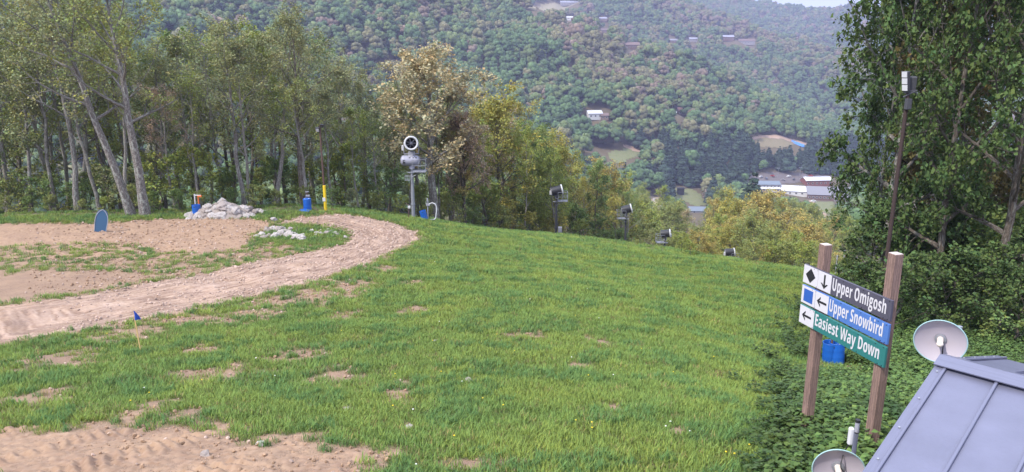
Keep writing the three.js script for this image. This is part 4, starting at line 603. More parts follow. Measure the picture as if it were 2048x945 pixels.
{
  let p = hit(615, 421); blueDrum([p.x, p.y, p.z], 'upright closed blue drum standing left of the yellow-sleeved pole', 0, false, 1.02);
  const ta = thing('blue_tarp', 'crumpled blue tarp at the foot of the upright blue drum', 'tarp', [p.x - 0.15, p.y + 0.02, p.z + 0.5]); { const g = new THREE.PlaneGeometry(0.9, 0.7, 14, 10).rotateX(-Math.PI / 2), a = g.attributes.position; for (let i = 0; i < a.count; i++) a.setY(i, 0.05 + 0.16 * (0.5 + 0.5 * n2(a.getX(i) * 4, a.getZ(i) * 5)) * smooth(0.5, 0.2, Math.hypot(a.getX(i), a.getZ(i)))); g.computeVertexNormals(); part('tarp_sheet', g, BLUE, ta); }
  const v = thing('water_hydrant', 'rusty valve pipe rising behind the upright blue drum', 'hydrant', [p.x - 0.1, p.y, p.z - 0.5]); part('riser_pipe', bar(V(0, -0.2, 0), V(0, 1.25, 0), 0.06), RUSTY, v); part('valve', merge([T(new THREE.TorusGeometry(0.13, 0.02, 6, 16), [0, 1.3, 0], [Math.PI / 2, 0, 0]), box(0.3, 0.14, 0.14, [0.05, 1.0, 0])]), STEEL, v);
  p = hit(868, 441); p = hit(852, 441); blueDrum([p.x - 0.1, p.y + 0.02, p.z], 'open blue drum tipped sideways beside the nearest snow gun', 0.22, true, 0.95);
  const h = thing('hose_hydrant', 'snowmaking hydrant with looping white hose beside the nearest snow gun', 'hydrant', [p.x + 0.1, p.y, p.z - 0.6]);
  part('riser_pipe', merge([bar(V(0, -0.2, 0), V(0, 1.75, 0), 0.045), box(0.32, 0.22, 0.16, [0.02, 1.2, 0]), T(new THREE.CylinderGeometry(0.03, 0.03, 0.25, 8), [-0.05, 1.6, 0])]), GREY, h); part('valve_wheel', T(new THREE.TorusGeometry(0.12, 0.02, 6, 16), [0, 1.45, 0.1], [0.3, 0, 0]), STEEL, h);
  part('hose', tube([[0.1, 1.22, 0.05], [0.35, 1.35, 0.06], [0.62, 1.25, 0.08], [0.74, 0.9, 0.1], [0.70, 0.45, 0.15], [0.6, 0.03, 0.2], [0.2, 0.02, 0.5]], 0.045, 40, 8), WHITE, h);
  p = hit(820, 440); const rh = thing('water_hydrant', 'thin red-brown valve pipe just left of the nearest snow gun pole', 'hydrant', [p.x - 0.15, p.y, p.z - 0.4]); part('riser_pipe', merge([bar(V(0, -0.2, 0), V(0, 1.15, 0), 0.04), bar(V(0, 1.1, 0), V(-0.22, 1.25, 0), 0.03)]), RUSTY, rh); part('valve', box(0.2, 0.2, 0.14, [0.06, 0.95, 0.05]), WHITE, rh);
  p = hit(386, 436); blueDrum([p.x + 0.1, p.y, p.z - 0.4], 'blue drum half hidden behind the left end of the rock heap', 0, true, 1.0);
  const s = thing('water_hydrant', 'white pipe with orange valve above the drum behind the rock heap', 'hydrant', [p.x - 0.05, p.y, p.z - 0.9]); part('riser_pipe', merge([bar(V(-0.1, -0.2, 0), V(-0.1, 1.55, 0), 0.05), bar(V(-0.1, 1.45, 0), V(0.35, 1.45, 0), 0.04)]), WHITE, s); part('valve', merge([box(0.3, 0.12, 0.12, [0.28, 1.4, 0.04]), bar(V(0.15, 0, 0), V(0.15, 1.4, 0), 0.05)]), ORANGE, s);
  // split blue pads behind the trail sign
  p = hit(1659, 727); const q = hit(1675, 730);
  blueDrum([p.x, p.y + 0.05, p.z], 'left one of the two open blue drums in the weeds behind the trail sign', 0.06, true, 0.78, 0.3); blueDrum([q.x + 0.02, q.y + 0.0, q.z - 0.1], 'right one of the two open blue drums in the weeds behind the trail sign', -0.10, true, 0.80, 2);
  for (const [a, hh, l] of [[p, 1.35, 'thin dark pipe standing in the left blue drum behind the trail sign'], [q, 1.2, 'thin grey pipe standing in the right blue drum behind the trail sign']]) { const o = thing('hydrant_pipe', l, 'pipe', [a.x, a.y, a.z], 0, 'pipes in the drums behind the sign'); part('riser_pipe', bar(V(0, 0.04, 0), V(0.03, hh, 0), 0.035), a === p ? RUSTY : GREY, o); part('pipe_cap', T(new THREE.CylinderGeometry(0.05, 0.05, 0.08, 10), [0.03, hh, 0]), GREY, o); }
  p = onGround(1680, 52); const o = thing('water_hydrant', 'slim grey hydrant pipes with slanted arm beyond the left sign post', 'hydrant', [p.x, p.y, p.z]); part('riser_pipe', merge([bar(V(0, -0.2, 0), V(0, 1.5, 0), 0.05), bar(V(0.45, -0.2, 0), V(0.45, 1.9, 0), 0.035), T(new THREE.CylinderGeometry(0.09, 0.09, 0.1, 10), [0.45, 1.9, 0])]), GREY, o); part('slanted_arm', bar(V(0.5, 0.7, 0), V(1.6, 1.5, 0), 0.03), STEEL, o);
}
// light poles
{
  let p = hit(651, 421); const t = thing('light_pole', 'slim brown light pole with yellow padded foot behind the dirt road', 'light pole', [p.x, p.y, p.z]); const top = upTo(p, 252);
  part('pole', bar(V(0, -0.3, 0), V(-0.05, top, 0), 0.075, 0.06, 10), RUSTY, t); part('foot_sleeve', T(lathe([[0.0, 0], [0.11, 0], [0.11, 1.85], [0.09, 1.9], [0, 1.9]], 14), [0, 0, 0]), YELLOW, t); part('notice_plate', box(0.22, 0.28, 0.02, [-0.05, 0.85, 0.12]), WHITE, t);
  part('floodlight', merge([box(0.28, 0.34, 0.2, [-0.18, top - 0.25, 0.12], [0.5, 0, 0]), box(0.26, 0.22, 0.2, [0.12, top + 0.02, 0.05], [0.2, 0, 0]), bar(V(-0.2, top - 0.1, 0), V(0.15, top - 0.08, 0), 0.03)]), BLACK, t); part('lamp_glass', box(0.22, 0.26, 0.012, [-0.18, top - 0.31, 0.235], [0.5, 0, 0]), WHITE, t);
  p = onGround(1780, 31); const u = thing('light_pole', 'tall dark brown light pole leaning right in front of the maples', 'light pole', [p.x, p.y, p.z]); const h = upTo(p, 178) ;
  part('pole', bar(V(0, -0.4, 0), V(0.0, h, 0), 0.085, 0.07, 12), std([0.045, 0.027, 0.024]), u); part('light_bracket', merge([box(0.4, 0.12, 0.14, [0.05, h - 0.1, 0]), box(0.2, 0.4, 0.18, [0.0, h - 0.55, 0.1]), bar(V(-0.2, h - 0.3, 0.05), V(0.3, h - 0.05, 0.05), 0.03)]), DARK, u);
  const l = part('led_head', merge([box(0.14, 0.72, 0.26, [-0.16, h + 0.28, 0.05], [0, 0.4, 0.16]), box(0.26, 0.5, 0.22, [0.14, h + 0.2, -0.05], [0.2, -0.3, 0.1])]), DARK, u); part('led_panel', merge([-0.24, 0, 0.24].map((q) => box(0.02, 0.21, 0.22, [-0.235 - q * 0.155, h + 0.28 + q, 0.095], [0, 0.4, 0.16]))), WHITE, l);
}
// survey stake and the propped blue panel
{
  let p = hit(281, 706); const t = thing('survey_stake', 'thin wooden survey stake with blue ribbon left of the grass', 'stake', [p.x, p.y, p.z]); const h = upTo(p, 632); t.rotation.z = 0.05;
  part('stake', box(0.034, h + 0.1, 0.016, [0, h / 2 - 0.05, 0], undefined, 0.003), std([0.55, 0.38, 0.16], { roughness: 0.8 }), t);
  const g = new THREE.PlaneGeometry(0.16, 0.26, 5, 6), a = g.attributes.position; for (let i = 0; i < a.count; i++) { const v = (0.13 - a.getY(i)) / 0.26; a.setXYZ(i, a.getX(i) * (0.35 + 0.65 * v) + 0.06 * v, a.getY(i), 0.03 * Math.sin(a.getX(i) * 30 + v * 3)); } g.computeVertexNormals(); part('ribbon', T(g, [0.04, h + 0.02, 0.03]), std([0.015, 0.06, 0.36], { roughness: 0.6 }), t);
  p = hit(200, 464); const b = thing('propped_panel', 'blue-grey panel propped upright at the edge of the dirt bench', 'panel', [p.x, p.y, p.z], 0.3); b.rotation.z = -0.2; b.scale.setScalar(0.78);
  const s = new THREE.Shape(); s.moveTo(-0.42, 0); s.lineTo(0.42, 0); s.lineTo(0.40, 1.3); s.quadraticCurveTo(0.36, 1.75, 0, 1.8); s.quadraticCurveTo(-0.36, 1.75, -0.40, 1.3); s.closePath();
  part('panel_shell', T(new THREE.ExtrudeGeometry(s, { depth: 0.10, bevelSize: 0.02, bevelThickness: 0.02, bevelSegments: 2 }), [0, 0, 0], [-0.12, 0, 0]), std([0.035, 0.10, 0.19], { roughness: 0.5 }), b); part('panel_rim', T(tube([[-0.42, 0, 0.12], [-0.40, 1.3, 0.12], [0, 1.8, 0.12], [0.40, 1.3, 0.12], [0.42, 0, 0.12]], 0.03), [0, 0, 0], [-0.12, 0, 0]), GREY, b);
}
// rocks
const rockMat = [[0.34, 0.29, 0.27], [0.38, 0.34, 0.32], [0.28, 0.235, 0.21], [0.42, 0.38, 0.36]].map((c, k) => new THREE.MeshStandardMaterial({ map: dataTex(128, 128, (u, v) => { const a = loop(u, v, 3, k), b = loop(u, v, 11, k + 4), q = 0.72 + 0.35 * a + 0.4 * (b - 0.5); return c.map((x) => s8(x * q)); }), roughness: 0.95 }));
const rockGeo = [0, 1, 2, 3, 4].map((k) => { const g = new THREE.IcosahedronGeometry(1, 2), a = g.attributes.position, v = V(); for (let i = 0; i < a.count; i++) { v.fromBufferAttribute(a, i); const e = 1 + 0.32 * n3(v.x * 1.1 + k * 9, v.y * 1.1, v.z * 1.1) + 0.12 * n3(v.x * 3 + k, v.y * 3, v.z * 3); v.multiplyScalar(e); v.y = Math.round(v.y * 3.2 + 0.2 * v.x) / 3.2 * 0.6 + v.y * 0.4; a.setXYZ(i, v.x, v.y * 0.8, v.z); } g.computeVertexNormals(); return g; });
let rR = rngOf(61);
function rock(x, y, z, s, label, group, flatten = 0.8) { const m = new THREE.Mesh(rockGeo[Math.floor(rR() * 5)], rockMat[Math.floor(rR() * 4)]); m.name = numbered('rock'); m.position.set(x, y, z); m.rotation.set(rR() * 0.8, rR() * 6.28, rR() * 0.8); m.scale.set(s * (0.9 + 0.5 * rR()), s * flatten, s * (0.8 + 0.4 * rR())); m.castShadow = m.receiveShadow = true; tag(m, label, 'rock', group); scene.add(m); return m; }
{
  const c = hit(440, 437), W = hit(508, 437).x - c.x, at = (dx, dz) => [c.x + dx, ground(c.x + dx, c.z + dz), c.z + dz], prof = (u) => 1.45 * Math.max(0, 1 - Math.abs(u) ** 1.25) * (u > 0 ? 0.86 + 0.14 * (1 - u) : 0.9);
  for (let k = 0; k < 120; k++) {
    const u = (rR() * 2 - 1) * 0.98, v = rR() * 2 - 1, h = prof(u * 1.0) * (1 - Math.abs(v) ** 1.5), big = k < 26, s = big ? 0.2 + 0.3 * rR() * rR() : 0.07 + 0.17 * rR(), [x, y, z] = at(u * W, -0.9 + v * 1.3);
    rock(x, y + h * (big ? 0.82 : 0.9) - 0.02, z, s, 'pale boulder piled in the large rock heap on the dirt bench', 'boulders of the large rock heap');
  }
  const core = new THREE.Mesh((() => { const g = new THREE.PlaneGeometry(2 * W, 3.0, 40, 24).rotateX(-Math.PI / 2), a = g.attributes.position; for (let i = 0; i < a.count; i++) { const x = a.getX(i), z = a.getZ(i), h = prof(x / W) * Math.max(0, 1 - Math.abs(z / 1.45) ** 1.5); a.setY(i, ground(c.x + x, c.z - 0.9 + z) + h * 0.86 - 0.08 + 0.1 * n2(x * 3, z * 3) * Math.min(1, h * 3)); } g.computeVertexNormals(); return g; })(), rockMat[2]);
  core.name = 'rubble_heap'; core.position.set(c.x, 0, c.z - 0.9); core.userData = { kind: 'stuff', label: 'rubble filling the middle of the large rock heap', category: 'rubble' }; scene.add(core);
  for (const [px, py, s] of [[522, 470, 0.2], [533, 463, 0.24], [545, 459, 0.22], [556, 461, 0.26], [560, 470, 0.26], [570, 466, 0.2], [575, 473, 0.24], [548, 474, 0.22], [538, 472, 0.18], [585, 469, 0.18], [592, 474, 0.22], [600, 477, 0.24], [566, 459, 0.2], [579, 461, 0.17], [528, 475, 0.17], [512, 473, 0.14], [605, 471, 0.13], [585, 478, 0.16]]) { const p = hit(px, py + 2); rock(p.x, p.y + s * 0.4, p.z, s * 1.15, 'pale stone in the low scattered pile inside the road bend', 'stones of the low pile in the road bend'); }
  for (const [px, py, s] of [[622, 463, 0.14], [633, 466, 0.17], [642, 468, 0.15], [652, 466, 0.2], [661, 464, 0.18], [668, 467, 0.15], [676, 469, 0.13], [690, 475, 0.15], [640, 461, 0.1], [655, 460, 0.12], [548, 440, 0.24], [630, 470, 0.1], [665, 472, 0.1]]) { const p = hit(px, py + 2); rock(p.x, p.y + s * 0.3, p.z, s, 'loose pale stone along the inner edge of the road bend', 'loose stones by the road bend'); }
  for (const [px, py, s, l] of [[694, 820, 0.055, 'small white stone in the grass above the foreground dirt'], [935, 763, 0.06, 'pale flat stone in the middle of the grass'], [818, 856, 0.05, 'brown stone in the grass right of the foreground dirt'], [520, 891, 0.055, 'flat pale stone on the upper rim of the foreground dirt'], [410, 912, 0.05, 'little pale stone pressed into the foreground dirt'], [870, 684, 0.05, 'little white stone in the grass near the centre']]) { const p = hit(px, py); rock(p.x, p.y + s * 0.3, p.z, s * 1.3, l, undefined, 0.6); }
  for (const [a, b, l] of [[[555, 470], [578, 442], 'thin bare stick poking up left from the low stone pile'], [[590, 468], [597, 452], 'short bare stick poking up right from the low stone pile']]) { const p = hit(...a), h = upTo(p, b[1]), d = hit(b[0], a[1]).x - p.x, o = thing('dead_stick', l, 'stick', [p.x, p.y, p.z]); part('stick', merge([bar(V(0, -0.05, 0), V(d * 0.55, h * 0.5, 0), 0.03, 0.022, 6), bar(V(d * 0.53, h * 0.48, 0), V(d, h, 0.1), 0.022, 0.01, 6)]), BARK.pale, o); part('twig', bar(V(d * 0.5, h * 0.5, 0), V(d * 0.2, h * 0.95, 0.05), 0.012, 0.006, 5), BARK.pale, o); }
}
// gravel and clods on the bare earth
{
  const rnd = rngOf(91), list = [], M = new THREE.Matrix4(), E = new THREE.Euler(), Q = new THREE.Quaternion(), c = new THREE.Color();
  for (let k = 0; k < 120000 && list.length < 9000; k++) { const q = 8 + 54 * Math.pow(rnd(), 0.8), a = -0.62 + 0.62 * rnd() + 0.1 * rnd(), x = q * Math.sin(a), z = -q * Math.cos(a), b = bare(x, z); if (b < 0.02) continue; const rd = sampleG(roadG, x, z), n = fbm(x * 0.8, z * 0.8, 2); if (rnd() > (rd > 0 ? 0.35 + 0.5 * n + 0.3 * smooth(0.8, 0.1, rd) : 0.4)) continue; list.push([x, z, (0.006 + 0.026 * rnd() ** 3) * (0.8 + q / 26), rd > 0]); }
  const im = new THREE.InstancedMesh(new THREE.DodecahedronGeometry(1, 0), std(0xffffff, { roughness: 0.95 }), list.length);
  list.forEach(([x, z, s, rd], i) => { E.set(rnd() * 6, rnd() * 6, rnd() * 6); M.compose(V(x, ground(x, z) + s * 0.25 + 0.015, z), Q.setFromEuler(E), V(s * 1.3, s * 0.8, s)); im.setMatrixAt(i, M); const b = 0.75 + 0.5 * rnd(); im.setColorAt(i, rd || rnd() < 0.2 ? c.setRGB(0.39 * b, 0.285 * b, 0.23 * b) : c.setRGB(0.30 * b, 0.195 * b, 0.125 * b)); });
  im.name = 'gravel'; im.userData = { kind: 'stuff', label: 'loose gravel and clods on the dirt road and bare earth', category: 'gravel' }; im.castShadow = im.receiveShadow = true; scene.add(im);
}
// rutted earth in the near left corner: a fine sheet with tyre tread and lumps
{
  const xs = corner.map((p) => p[0]), zs = corner.map((p) => p[1]), x0 = Math.max(-14, Math.min(...xs)), x1 = Math.max(...xs), z0 = Math.min(...zs), z1 = Math.min(-7.2, Math.max(...zs)), cell = 0.035, nx = Math.ceil((x1 - x0) / cell), nz = Math.ceil((z1 - z0) / cell), pos = [], uv = [], ix = [], id = new Int32Array((nx + 1) * (nz + 1)).fill(-1);
  const vtx = (i, j) => { const k = i * (nz + 1) + j; if (id[k] < 0) { const x = x0 + i * cell, z = z0 + j * cell, b = bare(x, z), e = smooth(0.0, 0.35, b), cr = (x * 0.8 + z * 0.6), al = (-x * 0.6 + z * 0.8) + 0.12 * n2(x * 0.5, z * 0.5), lug = smooth(-0.25, 0.35, Math.sin(al * 30 + 4.5 * Math.abs(((cr * 0.62 + 50) % 1) - 0.5)) + 0.5 * n2(x * 5, z * 5)), tread = smooth(0.1, 0.7, Math.sin(cr * 3.9 + 0.5 * n2(x * 0.3, z * 0.3))) * lug * smooth(-0.6, 0.1, n2(x * 0.45 + 7, z * 0.45));
    id[k] = pos.length / 3; pos.push(x, ground(x, z) - 0.05 + e * (0.055 + 0.055 * tread + 0.04 * fbm(x * 3.5, z * 3.5, 3) + 0.018 * n2(x * 17, z * 17)), z); uv.push((x - MX) / MS, (z - MZ) / MS); } return id[k]; };
  for (let i = 0; i < nx; i++) for (let j = 0; j < nz; j++) if (bare(x0 + (i + 0.5) * cell, z0 + (j + 0.5) * cell) > -0.05 && sampleG(roadG, x0 + i * cell, z0 + j * cell) < -1) { const a = vtx(i, j), b = vtx(i + 1, j), d = vtx(i, j + 1), e = vtx(i + 1, j + 1); ix.push(a, d, b, b, d, e); }
  const g = new THREE.BufferGeometry(); g.setAttribute('position', new THREE.Float32BufferAttribute(pos, 3)); g.setAttribute('uv', new THREE.Float32BufferAttribute(uv, 2)); g.setIndex(ix); g.computeVertexNormals();
  const m = new THREE.Mesh(g, new THREE.MeshStandardMaterial({ map: earthTex, roughness: 0.97 })); m.name = 'bare_earth'; m.userData.kind = 'structure'; m.receiveShadow = m.castShadow = true; scene.add(m); console.log('bare earth tris', ix.length / 3);
}
// rutted road and raked bench as fine sheets
function dirtSheet(name, poly, cell, rise, mask) {
  const xs = poly.map((p) => p[0]), zs = poly.map((p) => p[1]), x0 = Math.max(-48, Math.min(...xs)) - 1, x1 = Math.max(...xs) + 1, z0 = Math.min(...zs) - 1, z1 = Math.max(...zs) + 1, nx = Math.ceil((x1 - x0) / cell), nz = Math.ceil((z1 - z0) / cell), pos = [], uv = [], ix = [], id = new Int32Array((nx + 1) * (nz + 1)).fill(-1);
  const vtx = (i, j) => { const k = i * (nz + 1) + j; if (id[k] < 0) { const x = x0 + i * cell, z = z0 + j * cell, e = smooth(0, 0.3, mask(x, z)); id[k] = pos.length / 3; pos.push(x, ground(x, z) - 0.045 + e * (0.065 + rise(x, z)), z); uv.push((x - MX) / MS, (z - MZ) / MS); } return id[k]; };
  for (let i = 0; i < nx; i++) for (let j = 0; j < nz; j++) if (mask(x0 + (i + 0.5) * cell, z0 + (j + 0.5) * cell) > -0.05) { const a = vtx(i, j), b = vtx(i + 1, j), d = vtx(i, j + 1), e = vtx(i + 1, j + 1); ix.push(a, d, b, b, d, e); }
  const g = new THREE.BufferGeometry(); g.setAttribute('position', new THREE.Float32BufferAttribute(pos, 3)); g.setAttribute('uv', new THREE.Float32BufferAttribute(uv, 2)); g.setIndex(ix); g.computeVertexNormals();
  const m = new THREE.Mesh(g, new THREE.MeshStandardMaterial({ map: earthTex, roughness: 0.97 })); m.name = name; m.userData.kind = 'structure'; m.receiveShadow = m.castShadow = true; scene.add(m); console.log(name, ix.length / 3);
}
const rdAt = (x, z) => sampleG(roadG, x, z), groove = (d, c, w) => Math.exp(-(((d - c) / w) ** 2));
dirtSheet('dirt_road', road, 0.085, (x, z) => { const d = rdAt(x, z); return -0.075 * groove(d, 0.62, 0.17) - 0.06 * groove(d, 1.35, 0.22) + 0.05 * fbm(d * 5.5, (x * 0.8 - z) * 0.35, 2) + 0.035 * fbm(x * 2.1, z * 2.1, 3) + 0.02 * n2(x * 7, z * 7); }, (x, z) => Math.min(rdAt(x, z) + 0.25 * fbm(x * 1.3, z * 1.3, 2), bare(x, z)));
dirtSheet('dirt_bench', bench, 0.10, (x, z) => 0.06 * fbm(x * 1.2, z * 3.2, 3) + 0.035 * n2(x * 4.5, z * 6), (x, z) => Math.min(bare(x, z), -rdAt(x, z) - 0.05));
// hut with metal roof and the two dish antennas
{
  const cam2w = (px, py, d) => ray(px, py).multiplyScalar(d).add(EYE), A = cam2w(1745, 945, 6.5), B = cam2w(1894, 723, 7.6), u = V(B.x - A.x, 0, B.z - A.z), run = u.length(); u.divideScalar(run); const rise = (B.y - A.y) / run, w = V(-u.z, 0, u.x);             // u up the slope, w along the ridge to the right
  const half = 2.6, len = 6, gy = ground(B.x, B.z), t = thing('metal_roof_hut', 'small hut with lavender-grey ribbed metal roof at the lower right', 'hut', [B.x, gy, B.z], Math.atan2(-w.z, w.x));
  const L = (along, up, y) => V(along, y - gy, up);                            // local: x along the ridge, z down the near slope
  const zN = 1, yR = B.y - gy, slope = Math.atan(rise), sl = half / Math.cos(slope), ROOF = new THREE.MeshStandardMaterial({ map: dataTex(256, 256, (a, b) => { const q = 0.88 + 0.2 * loop(a, b, 2) + 0.08 * (loop(a, b, 22, 2) - 0.5); return [s8(0.165 * q), s8(0.168 * q), s8(0.235 * q)]; }), roughness: 0.42, metalness: 0.25 });
  const side = V(0, 0, 1).applyAxisAngle(V(0, 1, 0), t.rotation.y).dot(u) < 0 ? 1 : -1;     // local z that leads down to the viewer
  const slab = (sgn, name) => { const m = part(name, T(new THREE.BoxGeometry(len, 0.04, sl), [len / 2, -0.02, sgn * sl / 2]), ROOF, t); m.position.set(0, yR, 0); m.rotation.x = sgn * slope; return m; };
  for (const s of [side, -side]) { const m = slab(s, 'roof_panel'); for (let x = 0.035; x < len; x += 0.46) { part('standing_seam', box(0.03, 0.035, sl, [x, 0.016, s * sl / 2], undefined, 0.008), ROOF, m); } part('rake_trim', merge([box(0.10, 0.018, sl, [0.0, 0.011, s * sl / 2], undefined, 0.004), box(0.022, 0.16, sl + 0.01, [-0.052, -0.06, s * sl / 2], undefined, 0.004)]), ROOF, m); const sc = []; for (let q = 0.25; q < sl; q += 0.5) sc.push(T(new THREE.CylinderGeometry(0.011, 0.011, 0.012, 7), [-0.01, 0.026, s * q])); sc.forEach((g) => part('screw', g, STEEL, m)); }
  part('ridge_cap', merge([side, -side].map((s) => T(new THREE.BoxGeometry(len + 0.08, 0.012, 0.19), [len / 2 - 0.03, yR + 0.052 - 0.095 * Math.sin(slope), s * 0.09], [s * slope, 0, 0]))), ROOF, t);
  const wall = std([0.22, 0.17, 0.13], { roughness: 0.9 }), hw = half - 0.3, yE = yR - half * rise;
  const gs = new THREE.Shape([[-hw, -0.5], [hw, -0.5], [hw, yR - hw * rise - 0.06], [0, yR - 0.06], [-hw, yR - hw * rise - 0.06]].map((p) => new THREE.Vector2(...p)));
  part('gable_wall', T(new THREE.ExtrudeGeometry(gs, { depth: len - 0.6, bevelEnabled: false }), [0.3, 0, 0], [0, Math.PI / 2, 0]), wall, t);
  // dishes
  const dish = (name, label, c, R, yaw, pitch, base, onLeft) => {
    const o = thing(name, label, 'dish antenna', [base.x, base.y, base.z]), dishMat = std([0.42, 0.375, 0.42], { roughness: 0.45 }), q = new THREE.Group(); q.name = 'reflector'; q.position.copy(c).sub(base); q.rotation.set(pitch, yaw, 0, 'YXZ'); o.add(q);
    const pts = []; for (let k = 0; k <= 12; k++) { const r = R * k / 12; pts.push([r, 0.35 * r * r / R]); } const back = pts.map(([r, y]) => [r, y - 0.008]).reverse();
    part('dish_shell', T(lathe([...pts, [R + 0.004, 0.35 * R + 0.002], ...back], 44), [0, 0, 0], [Math.PI / 2, 0, 0]), dishMat, q);
    part('rim_edge', T(new THREE.TorusGeometry(R, 0.007, 8, 48), [0, 0, 0.35 * R]), std([0.30, 0.45, 0.46], { roughness: 0.5 }), q);
    part('feed_horn', merge([T(new THREE.CylinderGeometry(0.03, 0.034, 0.13, 16), [0, 0, 0.09], [Math.PI / 2, 0, 0]), T(new THREE.SphereGeometry(0.036, 14, 10), [0, 0, 0.155])]), std([0.75, 0.66, 0.58], { roughness: 0.4 }), q);
    part('mount_plate', merge([T(new THREE.CylinderGeometry(0.06, 0.06, 0.018, 20), [0, 0, 0.02], [Math.PI / 2, 0, 0]), box(0.12, 0.16, 0.08, [0, 0, -0.05])]), STEEL, q); return [o, q];
  };
  const c1 = cam2w(1882, 677, 8.3), b1 = V(c1.x + 0.28, ground(c1.x + 0.28, c1.z - 0.12), c1.z - 0.12), [o1] = dish('dish_antenna', 'round white dish antenna mounted beyond the roof ridge', c1, 0.265, -0.55, 0.12, b1); part('mast', merge([bar(V(0, -0.1, 0), V(0, c1.y - b1.y + 0.1, 0), 0.028, 0.028, 12), bar(V(0, c1.y - b1.y, 0), V(-0.22, c1.y - b1.y, 0.05), 0.02)]), STEEL, o1); part('cable', tube([[-0.26, c1.y - b1.y - 0.01, 0.15], [-0.27, c1.y - b1.y - 0.2, 0.18], [-0.25, c1.y - b1.y - 0.42, 0.14], [-0.08, c1.y - b1.y - 0.7, 0.04], [-0.03, 0.3, 0]], 0.008), BLACK, o1);
  const c2 = cam2w(1676, 932, 7.3), m0 = cam2w(1716, 845, 7.15), b2 = V(m0.x, ground(m0.x, m0.z), m0.z), [o2] = dish('dish_antenna', 'round white dish antenna on a short mast below the trail sign', c2, 0.245, -0.30, 0.10, b2);
  part('mast', merge([bar(V(0, -0.2, 0), V(0, m0.y - b2.y, 0), 0.022, 0.022, 12), bar(V(0, c2.y - b2.y, 0), V(c2.x - b2.x, c2.y - b2.y, c2.z - b2.z - 0.06), 0.018)]), GREY, o2); part('mast_cap', T(new THREE.CylinderGeometry(0.024, 0.024, 0.03, 12), [0, m0.y - b2.y + 0.012, 0]), BLACK, o2);
  const bx = cam2w(1701, 873, 7.1); part('radio_unit', T(new RoundedBoxGeometry(0.05, 0.19, 0.05, 3, 0.02), [bx.x - b2.x + 0.005, bx.y - b2.y, bx.z - b2.z]), WHITE, o2); part('cable', tube([[bx.x - b2.x, bx.y - b2.y - 0.09, bx.z - b2.z], [-0.11, c2.y - b2.y + 0.17, 0.02], [-0.16, c2.y - b2.y + 0.05, 0.10], [c2.x - b2.x + 0.02, c2.y - b2.y, 0.12]], 0.006), BLACK, o2); part('pipe_clamp', T(new THREE.TorusGeometry(0.026, 0.006, 6, 16), [0, bx.y - b2.y, 0], [Math.PI / 2, 0, 0]), BLACK, o2);
}
// ---------------------------------------------------------------- valley buildings
const ROOFS = { grey: std([0.20, 0.195, 0.22], { roughness: 0.8 }), white: std([0.52, 0.52, 0.55], { roughness: 0.6 }), red: std([0.19, 0.10, 0.09], { roughness: 0.9 }), slate: std([0.15, 0.18, 0.22], { roughness: 0.7 }), brown: std([0.16, 0.11, 0.10], { roughness: 0.9 }), pale: std([0.27, 0.27, 0.33], { roughness: 0.6 }) }, WALLS = { white: std([0.55, 0.54, 0.53]), brown: std([0.15, 0.09, 0.07]), red: std([0.20, 0.07, 0.055]), grey: std([0.28, 0.26, 0.27]), log: std([0.20, 0.14, 0.11]) }, PANE = std([0.03, 0.035, 0.045], { roughness: 0.15 }), FRAME = std([0.55, 0.53, 0.52]);
function house(name, px, py, wPx, o) { // a gabled building whose long side is seen about wPx wide
  const p = hit(px, py), k = p.distanceTo(EYE) / FPX, w = wPx * k, d = o.d ?? w * 0.55, h = o.h ?? 4, rr = o.rr ?? d * 0.28, t = thing(name, o.label, o.cat ?? 'house', [p.x, p.y - 0.2, p.z], o.turn ?? 0, o.group);
  const wa = new THREE.Shape([[-d / 2, 0], [d / 2, 0], [d / 2, h], [0, h + rr], [-d / 2, h]].map((q) => new THREE.Vector2(...q)));
  part('wall', T(new THREE.ExtrudeGeometry(wa, { depth: w, bevelEnabled: false }), [-w / 2, -1, 0], [0, Math.PI / 2, 0]), WALLS[o.wall ?? 'brown'], t);
  const e = 0.6, a = Math.atan2(rr, d / 2), L = Math.hypot(rr, d / 2) + e, rf = part('roof', merge([-1, 1].map((s) => T(new THREE.BoxGeometry(w + 1.2, 0.25, L), [0, h + rr - 1 - Math.sin(a) * L / 2 + 0.22, s * Math.cos(a) * L / 2], [s * a, 0, 0]))), ROOFS[o.roof ?? 'grey'], t);
  if (o.chimney) part('chimney', box(0.9, 2.2, 0.9, [w * 0.2, h + rr - 0.6, 0.3]), WALLS.grey, rf);
  const n = o.win ?? Math.max(2, Math.floor(w / 4)), rows = o.rows ?? 1; for (let r = 0; r < rows; r++) for (let i = 0; i < n; i++) { const x = -w / 2 + w * (i + 0.5) / n, y = (h - 1) * (r + 0.55) / rows, f = part('window', box(Math.min(1.7, w / n * 0.65), Math.min(1.5, h / rows * 0.5), 0.12, [x, y, d / 2 + 0.04], undefined, 0), FRAME, t); part('pane', box(Math.min(1.4, w / n * 0.55), Math.min(1.2, h / rows * 0.4), 0.06, [x, y, d / 2 + 0.09], undefined, 0), PANE, f); }
  if (o.deck) part('deck', merge([box(w * 1.02, 0.3, 3.4, [0, -0.3, d / 2 + 1.8], undefined, 0), ...[...Array(8)].map((_, i) => box(0.2, 1.2, 0.2, [-w / 2 + w * i / 7, 0.4, d / 2 + 3.4], undefined, 0)), box(w * 1.02, 0.15, 0.12, [0, 1.0, d / 2 + 3.45], undefined, 0)]), WALLS.log, t);
  if (o.porch) part('lean_to_roof', T(new THREE.BoxGeometry(w * 1.02, 0.2, 5), [0, h - 1.6, d / 2 + 2.2], [0.22, 0, 0]), ROOFS[o.roof ?? 'grey'], t);
  return t;
}
